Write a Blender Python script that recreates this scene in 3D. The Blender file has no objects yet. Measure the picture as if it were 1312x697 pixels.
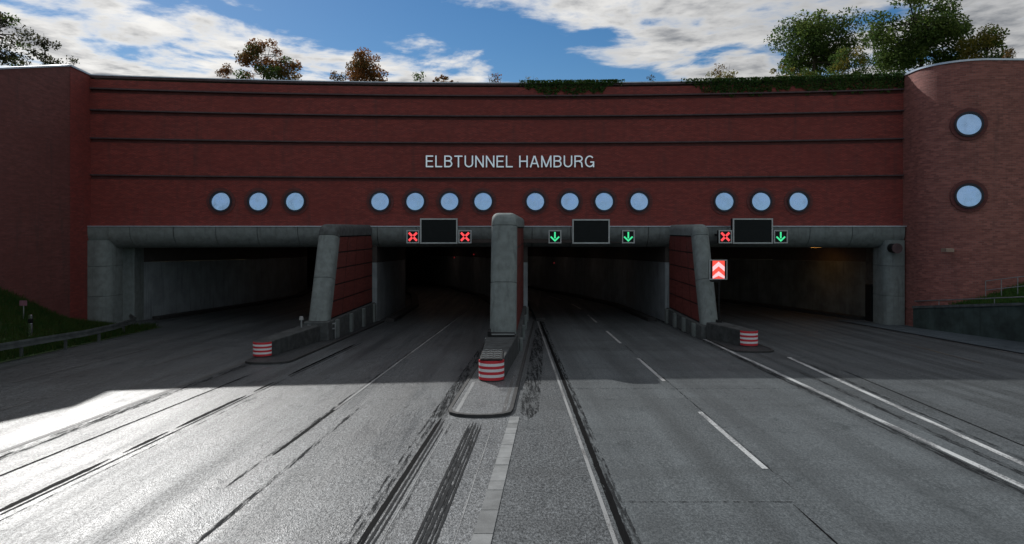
import bpy, bmesh, math, random
import numpy as np
from mathutils import Vector, Matrix
rnd = random.Random(7); R = math.radians
sc = bpy.context.scene; COL = sc.collection

# ---------------------------------------------------------------- camera, sky, sun, exposure
EYE = 4.6
cam = bpy.data.cameras.new('camera'); cam.sensor_width = 36; cam.lens = 24.0
cam.shift_y = -(348.5-293)/1312; cam.clip_end = 5000
co = bpy.data.objects.new('camera', cam); COL.objects.link(co)
co.location = (0, 0, EYE); co.rotation_euler = (R(90), 0, 0); sc.camera = co
SUN_AZ, SUN_EL = R(-33), R(33)
S = Vector((math.sin(SUN_AZ)*math.cos(SUN_EL), math.cos(SUN_AZ)*math.cos(SUN_EL), math.sin(SUN_EL)))
sl = bpy.data.lights.new('sun', 'SUN'); sl.energy = 3.0; sl.angle = R(0.55); sl.color = (1, .98, .95)
so = bpy.data.objects.new('sun', sl); COL.objects.link(so); so.rotation_euler = S.to_track_quat('Z', 'Y').to_euler()
sc.view_settings.view_transform = 'Standard'; sc.view_settings.look = 'None'
sc.view_settings.exposure = 0.0; sc.view_settings.gamma = 1.0

w = bpy.data.worlds.new('World'); sc.world = w; w.use_nodes = True
nt = w.node_tree; nt.nodes.clear()
class N:
    """small node helper"""
    def __init__(s, nt): s.nt = nt
    def n(s, t, **k):
        x = s.nt.nodes.new(t)
        for a, b in k.items(): setattr(x, a, b)
        return x
    def put(s, sock, v):
        if hasattr(v, 'is_linked') or isinstance(v, bpy.types.NodeSocket): s.nt.links.new(v, sock)
        else: sock.default_value = v
    def m(s, op, a, b=0.0, c=None, clamp=False):
        x = s.n('ShaderNodeMath', operation=op, use_clamp=clamp)
        s.put(x.inputs[0], a); s.put(x.inputs[1], b)
        if c is not None: s.put(x.inputs[2], c)
        return x.outputs[0]
    def ramp(s, f, a, b, lo=0.0, hi=1.0, smooth=True):
        x = s.n('ShaderNodeMapRange', interpolation_type='SMOOTHSTEP' if smooth else 'LINEAR')
        for i, v in enumerate((f, a, b, lo, hi)): s.put(x.inputs[i], v)
        return x.outputs[0]
    def mix(s, f, a, b, blend='MIX'):
        x = s.n('ShaderNodeMix', data_type='RGBA', blend_type=blend)
        s.put(x.inputs[0], f)
        for i, v in ((6, a), (7, b)):
            s.put(x.inputs[i], (*v, 1) if isinstance(v, tuple) and len(v) == 3 else v)
        return x.outputs[2]
    def noise(s, vec, scale, detail=3, rough=.5, dist=0.0):
        x = s.n('ShaderNodeTexNoise')
        if vec is not None: s.put(x.inputs['Vector'], vec)
        x.inputs['Scale'].default_value = scale; x.inputs['Detail'].default_value = detail
        x.inputs['Roughness'].default_value = rough; x.inputs['Distortion'].default_value = dist
        return x.outputs[0]
    def mapping(s, vec, scale=(1, 1, 1), rotz=0.0, loc=(0, 0, 0)):
        x = s.n('ShaderNodeMapping'); s.put(x.inputs[0], vec)
        x.inputs['Scale'].default_value = scale; x.inputs['Rotation'].default_value = (0, 0, rotz)
        x.inputs['Location'].default_value = loc
        return x.outputs[0]
    def bump(s, h, strength, dist):
        x = s.n('ShaderNodeBump'); s.put(x.inputs['Height'], h)
        x.inputs['Strength'].default_value = strength; x.inputs['Distance'].default_value = dist
        return x.outputs[0]

W = N(nt)
sky = W.n('ShaderNodeTexSky', sky_type='NISHITA', sun_disc=False)
sky.sun_elevation = SUN_EL; sky.sun_rotation = SUN_AZ; sky.altitude = 20; sky.air_density = 1.0; sky.dust_density = .15; sky.ozone_density = 4.0
tc = W.n('ShaderNodeTexCoord'); sep = W.n('ShaderNodeSeparateXYZ'); nt.links.new(tc.outputs['Generated'], sep.inputs[0])
dx, dy, dz = sep.outputs
dzc = W.m('MAXIMUM', dz, .02)
u = W.m('DIVIDE', dx, dzc); v = W.m('DIVIDE', dy, dzc)         # position on the cloud deck
cmb = W.n('ShaderNodeCombineXYZ'); W.put(cmb.inputs[0], u); W.put(cmb.inputs[1], v)
deck = cmb.outputs[0]
n1 = W.noise(W.mapping(deck, (1.0, .8, 1), R(20)), 1.25, 9, .58, .35)
n2 = W.noise(W.mapping(deck, (1, 1, 1), 0, (7, 3, 0)), 3.6, 6, .6, .2)
# two cloud banks with a blue lane between them
b1 = W.m('SUBTRACT', W.m('SUBTRACT', W.m('MULTIPLY', v, .222), W.m('MULTIPLY', u, .237)), 1.0)
b2 = W.m('ADD', W.m('SUBTRACT', 1.0, W.m('MULTIPLY', v, .322)), W.m('MULTIPLY', u, .475))
bank = W.m('MAXIMUM', W.m('MULTIPLY', b1, 2.2), W.m('MULTIPLY', b2, 1.6))
bank = W.m('MINIMUM', W.m('MAXIMUM', bank, -.48), .27)
cov = W.m('ADD', W.m('ADD', bank, W.m('MULTIPLY', W.m('SUBTRACT', n1, .5), 1.9)), W.m('MULTIPLY', W.m('SUBTRACT', n2, .5), .55))
mask = W.ramp(cov, .0, .30)
thick = W.ramp(cov, .10, .55)
dot = W.n('ShaderNodeVectorMath', operation='DOT_PRODUCT'); nt.links.new(tc.outputs['Generated'], dot.inputs[0]); dot.inputs[1].default_value = S
glow = W.ramp(dot.outputs['Value'], .45, .98)
n3 = W.noise(W.mapping(deck, (1, 1, 1), 0, (1, 9, 0)), 2.4, 6, .6)
shade = W.m('MULTIPLY', thick, W.ramp(n3, .32, .62), clamp=True)
ccol = W.mix(shade, (.84, .84, .84), (.25, .275, .315))
ccol = W.mix(glow, ccol, W.mix(shade, (1.40, 1.38, 1.34), (.40, .42, .46)))
hs = W.n('ShaderNodeHueSaturation'); hs.inputs['Saturation'].default_value = 1.25; nt.links.new(sky.outputs[0], hs.inputs['Color'])
bg1 = W.n('ShaderNodeBackground'); nt.links.new(hs.outputs[0], bg1.inputs[0]); bg1.inputs[1].default_value = .070
bg2 = W.n('ShaderNodeBackground'); nt.links.new(ccol, bg2.inputs[0]); bg2.inputs[1].default_value = .68
mx = W.n('ShaderNodeMixShader'); W.put(mx.inputs[0], W.m('MULTIPLY', mask, W.ramp(dz, .03, .12)))
nt.links.new(bg1.outputs[0], mx.inputs[1]); nt.links.new(bg2.outputs[0], mx.inputs[2])
wo = W.n('ShaderNodeOutputWorld'); nt.links.new(mx.outputs[0], wo.inputs[0])

# ---------------------------------------------------------------- materials
MATS = {}
def new_mat(name):
    m = bpy.data.materials.new(name); m.use_nodes = True; MATS[name] = m
    b = m.node_tree.nodes['Principled BSDF']; n = N(m.node_tree)
    pos = n.n('ShaderNodeNewGeometry').outputs['Position']
    return m, b, n, pos
def simple(name, col, rough=.6, metal=0.0, var=.12, scale=3.0, bump=0.0, bscale=40, spec=.5, streak=0.0):
    m, b, n, pos = new_mat(name)
    f = n.noise(pos, scale, 6, .6)
    c = n.mix(n.ramp(f, .3, .7), tuple(x*(1-var) for x in col), tuple(min(1, x*(1+var)) for x in col))
    if streak:
        g = n.noise(n.mapping(pos, (2.6, 2.6, .16)), 1.6, 5, .65)
        c = n.mix(n.m('MULTIPLY', n.ramp(g, .5, .75), streak), c, tuple(x*.35 for x in col))
    n.put(b.inputs['Base Color'], c); b.inputs['Roughness'].default_value = rough; b.inputs['Metallic'].default_value = metal
    b.inputs['Specular IOR Level'].default_value = spec
    if bump: n.put(b.inputs['Normal'], n.bump(n.noise(pos, bscale, 4, .6), bump, .01))
    return m
def emis(name, col, st):
    m, b, n, pos = new_mat(name)
    b.inputs['Base Color'].default_value = (*[c*.4 for c in col], 1); b.inputs['Emission Color'].default_value = (*col, 1); b.inputs['Emission Strength'].default_value = st
    b.inputs['Roughness'].default_value = .4
    return m
def brick(name, c1, c2, mortar, bw=.25, bh=.077, diaper=0.0, grime=.5):
    m, b, n, pos = new_mat(name)
    uv = n.n('ShaderNodeUVMap').outputs[0]
    t = n.n('ShaderNodeTexBrick'); n.put(t.inputs['Vector'], uv)
    t.inputs['Color1'].default_value = (*c1, 1); t.inputs['Color2'].default_value = (*c2, 1); t.inputs['Mortar'].default_value = (*mortar, 1)
    t.inputs['Scale'].default_value = 1; t.inputs['Mortar Size'].default_value = .007; t.inputs['Mortar Smooth'].default_value = .15
    t.inputs['Brick Width'].default_value = bw; t.inputs['Row Height'].default_value = bh; t.inputs['Bias'].default_value = -.1
    c = t.outputs[0]
    if diaper:      # darker headers set in a lozenge lattice
        s2 = n.n('ShaderNodeSeparateXYZ'); n.put(s2.inputs[0], uv)
        a = n.m('ABSOLUTE', n.m('SINE', n.m('MULTIPLY', n.m('ADD', s2.outputs[0], n.m('MULTIPLY', s2.outputs[1], 1.75)), 12.5)))
        d = n.m('ABSOLUTE', n.m('SINE', n.m('MULTIPLY', n.m('SUBTRACT', s2.outputs[0], n.m('MULTIPLY', s2.outputs[1], 1.75)), 12.5)))
        lo = n.ramp(n.m('MINIMUM', a, d), .10, .42)
        c = n.mix(n.m('MULTIPLY', n.m('SUBTRACT', 1.0, lo), diaper), c, tuple(x*.42 for x in c1))
    cr = n.noise(n.mapping(uv, (1.1, 6.5, 1), 0, (3, 3, 0)), 1.0, 5, .75)
    c = n.mix(n.ramp(cr, .40, .62, 0, .55), c, tuple(x*.45 for x in c1))
    g = n.noise(n.mapping(uv, (1, 1.6, 1)), .16, 8, .66)
    c = n.mix(n.m('MULTIPLY', n.ramp(g, .38, .72), grime), c, tuple(x*.55 for x in c1))
    st = n.noise(n.mapping(uv, (1.4, .10, 1)), 1.5, 6, .65)
    c = n.mix(n.m('MULTIPLY', n.ramp(st, .5, .78), grime*.9), c, (.055, .042, .042))
    ef = n.noise(n.mapping(uv, (.8, .35, 1), 0, (4, 4, 0)), 1.1, 7, .65)
    c = n.mix(n.m('MULTIPLY', n.ramp(ef, .58, .8), .12), c, (.26, .17, .15))
    n.put(b.inputs['Base Color'], c); b.inputs['Roughness'].default_value = .72; b.inputs['Specular IOR Level'].default_value = .35
    h = n.m('ADD', n.m('MULTIPLY', t.outputs['Fac'], -1.0), n.m('MULTIPLY', n.noise(uv, 30, 3), .3))
    n.put(b.inputs['Normal'], n.bump(h, .5, .012))
    return m
def asphalt(name, col, head=0.0, rough=(.42, .62), streak=.5, bumps=.6, speck=.5, spec=.5, track=None):
    m, b, n, pos = new_mat(name)
    fine = n.m('ADD', n.m('MULTIPLY', n.noise(n.mapping(pos, (1, .55, 1)), 26, 3, .75), .62), n.m('MULTIPLY', n.noise(pos, 75, 2, .7), .38))
    agg = n.n('ShaderNodeTexVoronoi'); n.put(agg.inputs['Vector'], pos); agg.inputs['Scale'].default_value = 38
    mid = n.noise(pos, 9, 6, .65)
    big = n.noise(n.mapping(pos, (.5, .22, 1), head), .8, 6, .6)
    s1 = n.noise(n.mapping(pos, (1.5, .035, 1), head), 1.3, 6, .6)
    s2 = n.noise(n.mapping(pos, (5.5, .05, 1), head, (3, 2, 0)), 1.2, 5, .6)
    lo = tuple(x*.55 for x in col); hi = tuple(x*1.45 for x in col)
    c = n.mix(n.ramp(big, .3, .7), tuple(x*.8 for x in col), tuple(x*1.16 for x in col))
    c = n.mix(n.m('MULTIPLY', n.ramp(s1, .42, .68), streak), c, lo)
    c = n.mix(n.m('MULTIPLY', n.ramp(s2, .52, .72), streak*.6), c, lo)
    c = n.mix(n.m('MULTIPLY', n.ramp(mid, .5, .72), .3), c, hi)
    c = n.mix(n.m('MULTIPLY', n.ramp(fine, .50, .62), speck), c, tuple(x*2.3 for x in col))
    c = n.mix(n.m('MULTIPLY', n.ramp(fine, .49, .38), speck), c, tuple(x*.3 for x in col))
    if track is not None:      # rubber-darkened wheel tracks along the lanes
        sx = n.n('ShaderNodeSeparateXYZ'); n.put(sx.inputs[0], pos)
        xr = n.m('ADD', n.m('SUBTRACT', sx.outputs[0], track), n.m('ADD', n.m('MULTIPLY', sx.outputs[1], head), n.m('MULTIPLY', n.noise(n.mapping(pos, (.2, .06, 1)), 1.0, 3), .5)))
        wv = n.m('COSINE', n.m('MULTIPLY', xr, 2*math.pi/1.82))
        c = n.mix(n.m('MULTIPLY', n.ramp(wv, .1, .95), n.ramp(n.noise(n.mapping(pos, (1.2, .05, 1), head, (9, 4, 0)), 1.1, 5, .65), .32, .66, .08, .62)), c, lo)
    bn = n.noise(n.mapping(pos, (.10, .55, 1), head, (5, 1, 0)), 1.0, 4, .6)
    c = n.mix(n.m('MULTIPLY', n.ramp(bn, .48, .62), .35), c, lo)
    sp = n.noise(n.mapping(pos, (.9, .5, 1), head, (2, 8, 0)), 1.4, 7, .7)
    c = n.mix(n.m('MULTIPLY', n.ramp(sp, .60, .72), .5), c, tuple(x*.4 for x in col))
    n.put(b.inputs['Base Color'], c)
    n.put(b.inputs['Specular IOR Level'], n.m('MULTIPLY', n.ramp(fine, .42, .58, .28, 1.35), n.ramp(sp, .55, .72, spec, spec*.35)))
    n.put(b.inputs['Roughness'], n.ramp(n.m('ADD', n.m('ADD', n.m('MULTIPLY', s1, .45), n.m('MULTIPLY', big, .25)), n.m('MULTIPLY', fine, .3)), .40, .58, rough[0], rough[1], False))
    h = n.m('ADD', n.m('MULTIPLY', agg.outputs['Distance'], .8), n.m('ADD', fine, n.m('MULTIPLY', mid, 1.2)))
    n.put(b.inputs['Normal'], n.bump(h, bumps, .012))
    return m
def paint(name, col, wear=.5, under=(.07, .07, .07)):
    m, b, n, pos = new_mat(name)
    f = n.noise(pos, 22, 6, .7); g = n.noise(n.mapping(pos, (2, .3, 1)), 1.6, 5, .6)
    k = n.ramp(n.m('ADD', n.m('MULTIPLY', f, .6), n.m('MULTIPLY', g, .6)), .8-wear*.42, .95-wear*.42)
    n.put(b.inputs['Base Color'], n.mix(k, col, under)); b.inputs['Roughness'].default_value = .6
    n.put(b.inputs['Normal'], n.bump(f, .3, .006))
    return m
def leafmat(name, cols, trans=.66):
    m, b, n, pos = new_mat(name)
    oi = n.noise(pos, .9, 3, .6); fi = n.noise(pos, 7, 2)
    c = n.mix(n.ramp(oi, .38, .62), cols[0], cols[1]); c = n.mix(n.ramp(fi, .5, .68), c, cols[2])
    n.put(b.inputs['Base Color'], c); b.inputs['Roughness'].default_value = .6; b.inputs['Specular IOR Level'].default_value = .2
    t = n.n('ShaderNodeBsdfTranslucent'); n.put(t.inputs[0], c)
    ms = n.n('ShaderNodeMixShader'); ms.inputs[0].default_value = trans
    out = m.node_tree.nodes['Material Output']
    m.node_tree.links.new(b.outputs[0], ms.inputs[1]); m.node_tree.links.new(t.outputs[0], ms.inputs[2]); m.node_tree.links.new(ms.outputs[0], out.inputs[0])
    return m

M_BRICK = brick('brick_facade', (.37, .070, .058), (.19, .042, .040), (.14, .070, .062), diaper=.5)
M_BRICKW = brick('brick_wing', (.24, .080, .072), (.16, .055, .052), (.11, .075, .07), grime=.7)
M_BRICKT = brick('brick_tower', (.40, .150, .124), (.20, .072, .062), (.27, .19, .175), bw=.29, bh=.10, grime=.4)
M_BRICKS = brick('brick_ring', (.20, .062, .06), (.15, .05, .05), (.09, .055, .05), grime=.2)
M_PANEL = brick('brick_panel', (.23, .05, .040), (.17, .040, .034), (.11, .042, .038), grime=.75)
M_CONC = simple('concrete_grey', (.188, .220, .216), .75, var=.16, bump=.3, streak=.5)
M_CONCD = simple('concrete_dark', (.082, .092, .093), .8, var=.3, bump=.35, streak=.6)
M_BARR = simple('barrier_concrete', (.048, .054, .055), .85, var=.4, bump=.35, streak=.6)
M_CONCL = simple('concrete_pale', (.34, .36, .36), .75, var=.15, bump=.3, streak=.45)
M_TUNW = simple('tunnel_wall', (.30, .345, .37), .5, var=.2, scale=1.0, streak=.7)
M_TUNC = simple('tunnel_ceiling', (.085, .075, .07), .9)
M_SLATE = simple('ledge_slate', (.075, .045, .050), .6, var=.3)
M_RIM = simple('window_rim', (.018, .020, .035), .5)
M_ZINC = simple('zinc_coping', (.52, .58, .66), .35, .6, var=.08)
M_BLACK = simple('black_metal', (.010, .011, .012), .6, spec=.25)
M_SCREEN = simple('dark_screen', (.008, .012, .013), .6, spec=.2)
M_GREYM = simple('grey_frame', (.42, .45, .46), .4, .5)
M_STEEL = simple('galvanised_steel', (.35, .37, .38), .45, .8)
M_LETTER = simple('letter_metal', (.96, .97, 1.0), .12, .95, var=.01)
M_RED = paint('red_stripe', (.62, .03, .045), .22, (.16, .05, .05)); M_WHITE = paint('white_stripe', (.80, .80, .82), .22, (.3, .29, .28))
M_PAINT = paint('road_paint', (.56, .58, .58), .62, (.15, .155, .16)); M_PAINTW = paint('road_paint_worn', (.40, .41, .41), .95, (.07, .072, .072))
M_PAINTG = paint('road_paint_grey', (.30, .31, .31), .55, (.1, .1, .1)); M_PAINTL = paint('road_paint_faded', (.42, .43, .43), .45, (.1, .1, .1)); M_PAINTY = paint('road_paint_yellow', (.40, .26, .06), .95, (.07, .065, .06))
M_TAR = simple('tar', (.012, .012, .013), .55, var=.3, bump=.5, bscale=25, spec=.3)
M_TARW = simple('tar_worn', (.030, .031, .032), .7, var=.4, bump=.6, bscale=25, spec=.25)
def tarmat(name, col, lo, hi, rough):
    m, b, n, pos = new_mat(name)
    f = n.noise(n.mapping(pos, (1, .16, 1), -.04), 14, 6, .75); g = n.noise(n.mapping(pos, (9, .35, 1), -.04), 1.5, 5, .7)
    n.put(b.inputs['Base Color'], n.mix(f, tuple(x*.5 for x in col), tuple(x*1.5 for x in col))); b.inputs['Roughness'].default_value = rough; b.inputs['Specular IOR Level'].default_value = .04
    n.put(b.inputs['Alpha'], n.ramp(n.m('ADD', n.m('MULTIPLY', f, .5), n.m('MULTIPLY', g, .5)), lo, hi))
    n.put(b.inputs['Normal'], n.bump(f, .5, .01)); return m
M_TAR = tarmat('tar', (.006, .0065, .007), .36, .43, .7); M_TARS = simple('tar_line', (.022, .024, .026), .75, var=.4, scale=9, spec=.12); M_TARW = tarmat('tar_worn', (.026, .028, .03), .44, .60, .75)
M_ROADL = asphalt('asphalt_left', (.060, .071, .077), -.057, (.33, .60), .7, .5, .95, .9, -4.4)
M_ROADL.node_tree.nodes['Principled BSDF'].inputs['IOR'].default_value = 1.64
M_ROADR = asphalt('asphalt_right', (.098, .112, .118), 0, (.52, .72), .5, .3, .45, .4, 2.6)
M_ROAD4 = asphalt('asphalt_outer', (.090, .102, .108), .10, (.55, .75), 1.0, .3, .45, .35, 20.1)
M_SHOULD = asphalt('asphalt_shoulder', (.078, .087, .092), -.03, (.45, .7), .35, .5, .9, .5)
M_MEDIAN = asphalt('asphalt_median', (.098, .108, .114), -.057, (.42, .62), .35, .5, .95, .8)
M_MEDIAN.node_tree.nodes['Principled BSDF'].inputs['IOR'].default_value = 1.6
M_PATH = asphalt('asphalt_path', (.085, .108, .124), .1, (.6, .8), .2, .4, .3, .3)
M_ISLE = asphalt('asphalt_greasy', (.040, .044, .047), -.057, (.5, .7), .5, .5, .6, .4)
M_GUTTER = simple('gutter_concrete', (.24, .25, .25), .75, var=.2, bump=.4)
M_GUTTERD = simple('gutter_concrete_dark', (.17, .178, .178), .75, var=.2, bump=.4)
M_KERB = simple('kerb_stone', (.20, .205, .20), .75, var=.25, bump=.4)
M_KERBD = simple('kerb_stone_black', (.035, .036, .036), .6, var=.3, bump=.4)
M_GRASSG = simple('grass_soil', (.045, .075, .025), .9, var=.4, scale=1.2, bump=.8, bscale=14)
M_BARK = simple('bark', (.050, .038, .028), .9, var=.3, bump=.6, bscale=20)
M_GROUND = simple('ground_field', (.06, .075, .035), .95, var=.3, scale=.1)
M_LG = leafmat('leaf_green', ((.075, .125, .028), (.105, .155, .034), (.15, .175, .045)))
M_LD = leafmat('leaf_dark', ((.050, .095, .024), (.075, .120, .030), (.105, .145, .038)))
M_LY = leafmat('leaf_yellow', ((.17, .16, .03), (.22, .17, .035), (.11, .13, .03)))
M_LR = leafmat('leaf_russet', ((.21, .085, .03), (.26, .11, .036), (.15, .09, .03)))
M_LB = leafmat('leaf_brown', ((.17, .09, .04), (.12, .10, .036), (.22, .11, .04)))
M_LP = leafmat('leaf_purple', ((.050, .045, .035), (.040, .055, .025), (.085, .075, .025)))
M_IVY = leafmat('leaf_ivy', ((.045, .11, .025), (.065, .13, .03), (.11, .13, .035)), .3)
M_GRASSB = leafmat('grass_blade_fresh', ((.06, .17, .04), (.09, .20, .05), (.13, .19, .05)))
M_GRASS = leafmat('grass_blade', ((.05, .12, .03), (.075, .14, .035), (.11, .12, .04)))
E_RED = emis('signal_red', (1, .075, .085), 1.05); E_GREEN = emis('signal_green', (.06, .78, .32), 1.0)
E_CHR = emis('chevron_red', (1, .085, .06), 1.0); E_CHW = emis('chevron_white', (1, .62, .66), .95)
E_LAMP = emis('tunnel_lamp', (1, .42, .08), 4.0); E_TUNL = emis('tunnel_lamp_dim', (1, .68, .55), 1.2); E_DOT = emis('marker_light', (.9, .95, 1), 1.6); E_RDOT = emis('marker_red', (1, .04, .06), .12)

m, b, n, pos = new_mat('porthole_glass')
b.inputs['Base Color'].default_value = (.60, .78, 1.0, 1); b.inputs['Metallic'].default_value = 1.0; b.inputs['Roughness'].default_value = .22
n.put(b.inputs['Roughness'], n.ramp(n.noise(pos, 2.2, 4, .6), .35, .7, .12, .32)); n.put(b.inputs['Base Color'], n.mix(n.ramp(n.noise(n.mapping(pos, (2, 2, .8)), 1.3, 5, .6), .5, .75, 0, .45), (.46, .69, 1.0), (.36, .50, .70)))
M_GLASS = m

# ---------------------------------------------------------------- mesh helpers
def road_z(y):
    return -.03*y if y > -8 else .24
def newobj(name, verts, faces, mat, parent=None, uv=None, smooth=False, bevel=0.0):
    me = bpy.data.meshes.new(name)
    me.from_pydata([tuple(p) for p in verts], [], faces); me.update()
    ul = me.uv_layers.new(name='UVMap')
    if uv is None:
        for p in me.polygons:
            nx, ny, nz = map(abs, p.normal)
            for li in p.loop_indices:
                c = me.vertices[me.loops[li].vertex_index].co
                ul.data[li].uv = (c.y, c.z) if nx >= ny and nx >= nz else ((c.x, c.z) if ny >= nz else (c.x, c.y))
    else:
        for p in me.polygons:
            for li in p.loop_indices: ul.data[li].uv = uv[me.loops[li].vertex_index]
    if smooth:
        me.shade_smooth() if smooth is True else None
    me.materials.append(mat)
    o = bpy.data.objects.new(name, me); COL.objects.link(o)
    if bevel:
        bm_ = o.modifiers.new('bevel', 'BEVEL'); bm_.width = bevel; bm_.segments = 2; bm_.limit_method = 'ANGLE'
    attach(o, parent)
    return o
def attach(o, parent):
    if parent is not None:
        o.parent = parent
        if parent.type == 'EMPTY': o.matrix_parent_inverse = Matrix.Translation(parent.location).inverted()
def tag(o, label, cat, group=None):
    o['label'] = label; o['category'] = cat
    if group: o['group'] = group
    return o
def thing(name, loc, label, cat, group=None):
    o = bpy.data.objects.new(name, None); COL.objects.link(o); o.location = loc; o.empty_display_size = .3
    return tag(o, label, cat, group)
def struct(o): o['kind'] = 'structure'; return o
def stuff(o): o['kind'] = 'stuff'; return o
class MB:
    def __init__(s): s.v = []; s.f = []
    def add(s, vs, fs):
        k = len(s.v); s.v += [tuple(p) for p in vs]; s.f += [tuple(i+k for i in f) for f in fs]; return s
    def hexa(s, p):      # 8 corners: bottom ring then top ring
        return s.add(p, [(3, 2, 1, 0), (4, 5, 6, 7), (0, 1, 5, 4), (1, 2, 6, 5), (2, 3, 7, 6), (3, 0, 4, 7)])
    def box(s, x0, x1, y0, y1, z0, z1):
        return s.hexa([(x0, y0, z0), (x1, y0, z0), (x1, y1, z0), (x0, y1, z0), (x0, y0, z1), (x1, y0, z1), (x1, y1, z1), (x0, y1, z1)])
    def tube(s, a, b_, r0, r1=None, n=8):
        r1 = r0 if r1 is None else r1; a = Vector(a); b_ = Vector(b_); d = (b_-a).normalized()
        t = d.orthogonal().normalized(); q = d.cross(t); vs = []
        for c, r in ((a, r0), (b_, r1)):
            for i in range(n):
                an = 2*math.pi*i/n; vs.append(c+t*(r*math.cos(an))+q*(r*math.sin(an)))
        fs = [(i, (i+1) % n, n+(i+1) % n, n+i) for i in range(n)]+[tuple(range(n-1, -1, -1)), tuple(range(n, 2*n))]
        return s.add(vs, fs)
    def bar(s, a, b_, wx, wz, up=(0, 0, 1)):
        a = Vector(a); b_ = Vector(b_); d = (b_-a).normalized(); sd = d.cross(Vector(up)).normalized()*(wx/2); upv = sd.cross(d).normalized()*(wz/2)
        ps = []
        for c in (a, b_): ps += [c-sd-upv, c+sd-upv, c+sd+upv, c-sd+upv]
        return s.hexa(ps)
    def prism(s, poly, z0, z1):      # z0/z1 may be functions of (x, y)
        f0 = z0 if callable(z0) else (lambda x, y: z0); f1 = z1 if callable(z1) else (lambda x, y: z1)
        n = len(poly)
        return s.add([(x, y, f0(x, y)) for x, y in poly]+[(x, y, f1(x, y)) for x, y in poly],
                     [tuple(range(n-1, -1, -1)), tuple(range(n, 2*n))]+[(i, (i+1) % n, n+(i+1) % n, n+i) for i in range(n)])
    def ob(s, name, mat, parent=None, **k): return newobj(name, s.v, s.f, mat, parent, **k)
def smooth_angle(o, deg=40):
    me = o.data
    for p in me.polygons: p.use_smooth = True
    try: me.set_sharp_from_angle(angle=R(deg))
    except Exception: pass
    return o
rz = lambda x, y: road_z(y)

# ---------------------------------------------------------------- ground and road
def sheet(name, xs, ys, zf, mat, parent=None):
    vs = [(x, y, zf(x, y)) for y in ys for x in xs]; nx = len(xs)
    fs = [(j*nx+i, j*nx+i+1, (j+1)*nx+i+1, (j+1)*nx+i) for j in range(len(ys)-1) for i in range(nx-1)]
    return newobj(name, vs, fs, mat, parent)
ysr = [-1500, -400, -100, -30, -8, 0, 5, 10, 15, 20, 25, 30, 35, 40, 45, 50, 60, 70, 80, 98]
struct(sheet('ground', [-1500, -300, -80, -40, -31, -20, 0, 20, 26, 40, 80, 300, 1500], ysr, lambda x, y: road_z(y)-.06, M_GROUND))
def poly_sheet(name, poly, lift, mat, parent=None):
    n = len(poly)
    return newobj(name, [(x, y, road_z(y)+lift) for x, y in poly], [tuple(range(n))], mat, parent)
def span(name, lf, rf, mat, y0=-8, y1=97, lift=0, parent=None, step=3.0):
    k = max(1, int((y1-y0)/step)); ys = [y0+(y1-y0)*i/k for i in range(k+1)]
    vs = []
    for y in ys: vs += [(lf(y), y, road_z(y)+lift), (rf(y), y, road_z(y)+lift)]
    return newobj(name, vs, [(2*i, 2*i+1, 2*i+3, 2*i+2) for i in range(k)], mat, parent)
HL = .057
def bend(y):      # sideways drift of the tunnels to the left beyond the portal
    return -0.0062*max(0, y-50)**2
road_l = struct(span('road', lambda y: -31, lambda y: -2.87+HL*y, M_ROADL))
road_m = struct(span('road', lambda y: -2.87+HL*y, lambda y: -1.02+HL*y, M_MEDIAN))
road_s = struct(span('road', lambda y: -1.02+HL*y, lambda y: max(1.72, -1.0+HL*y), M_SHOULD))
road_r = struct(span('road', lambda y: max(1.72, -1.0+HL*y), lambda y: 10.4, M_ROADR))
road_4 = struct(span('road', lambda y: 10.4, lambda y: 30, M_ROAD4))

def ribbon(name, xf, y0, y1, wd, mat, parent, lift=.008, jit=0.0, step=.13, seed=1):
    r = random.Random(seed); k = max(2, int((y1-y0)/step)); vs = []
    jl = jr = 0
    for i in range(k+1):
        y = y0+(y1-y0)*i/k; x = xf(y)
        jl = jl*.35+r.uniform(-jit, jit)*.24; jr = jr*.35+r.uniform(-jit, jit)*.24
        h = wd(y) if callable(wd) else wd
        if name == 'tar_seam': h *= min(1.0, .12+min(y-y0, y1-y)/.9)
        vs += [(x-h/2+jl, y, road_z(y)+lift), (x+h/2+jr, y, road_z(y)+lift)]
    return newobj(name, vs, [(2*i, 2*i+1, 2*i+3, 2*i+2) for i in range(k)], mat, parent)
lin = lambda x0, h=0.0: (lambda y: x0+h*y+bend(y))
# right carriageway
ribbon('edge_line', lin(1.62), -4, 80, .075, M_PAINTG, road_r, .010, .006)
ribbon('tar_seam', lin(1.88), -4, 60, .27, M_TARW, road_r, .007, .05, seed=3)
ribbon('tar_seam', lin(1.80), -4, 45, .12, M_TAR, road_r, .0085, .03, seed=4)
d0 = 14.27-9.5
for k in range(8):
    y0 = d0+9.5*k
    ribbon('lane_dash', lin(5.30), y0, y0+(5.0), .13, M_PAINT if k < 2 else M_PAINTL, road_r, .010, .004, seed=k)
ribbon('tar_seam', lin(5.40), 13, 33, .05, M_TARW, road_r, .006, .015, seed=8)
ribbon('tar_seam', lin(5.07), 3, 12.35, .035, M_TAR, road_r, .006, .012, seed=9)
ribbon('solid_line', lambda y: 9.93-.003*y+bend(y), -3, 70, .17, M_PAINT, road_r, .010, .006)
ribbon('tar_seam', lambda y: 9.66-.002*y+bend(y), -3, 60, .24, M_TARW, road_r, .007, .03, seed=12)
ribbon('solid_line', lambda y: 10.1+.0569*y, 8, 29, .17, M_PAINT, road_4, .010, .006)
ribbon('tar_seam', lambda y: 10.35+.057*y, 8, 27.5, .12, M_TARW, road_4, .007, .05, seed=13)
ribbon('tar_seam', lambda y: 10.03+.03*y, 8, 26, .16, M_TARW, road_4, .007, .06, seed=14)
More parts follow.
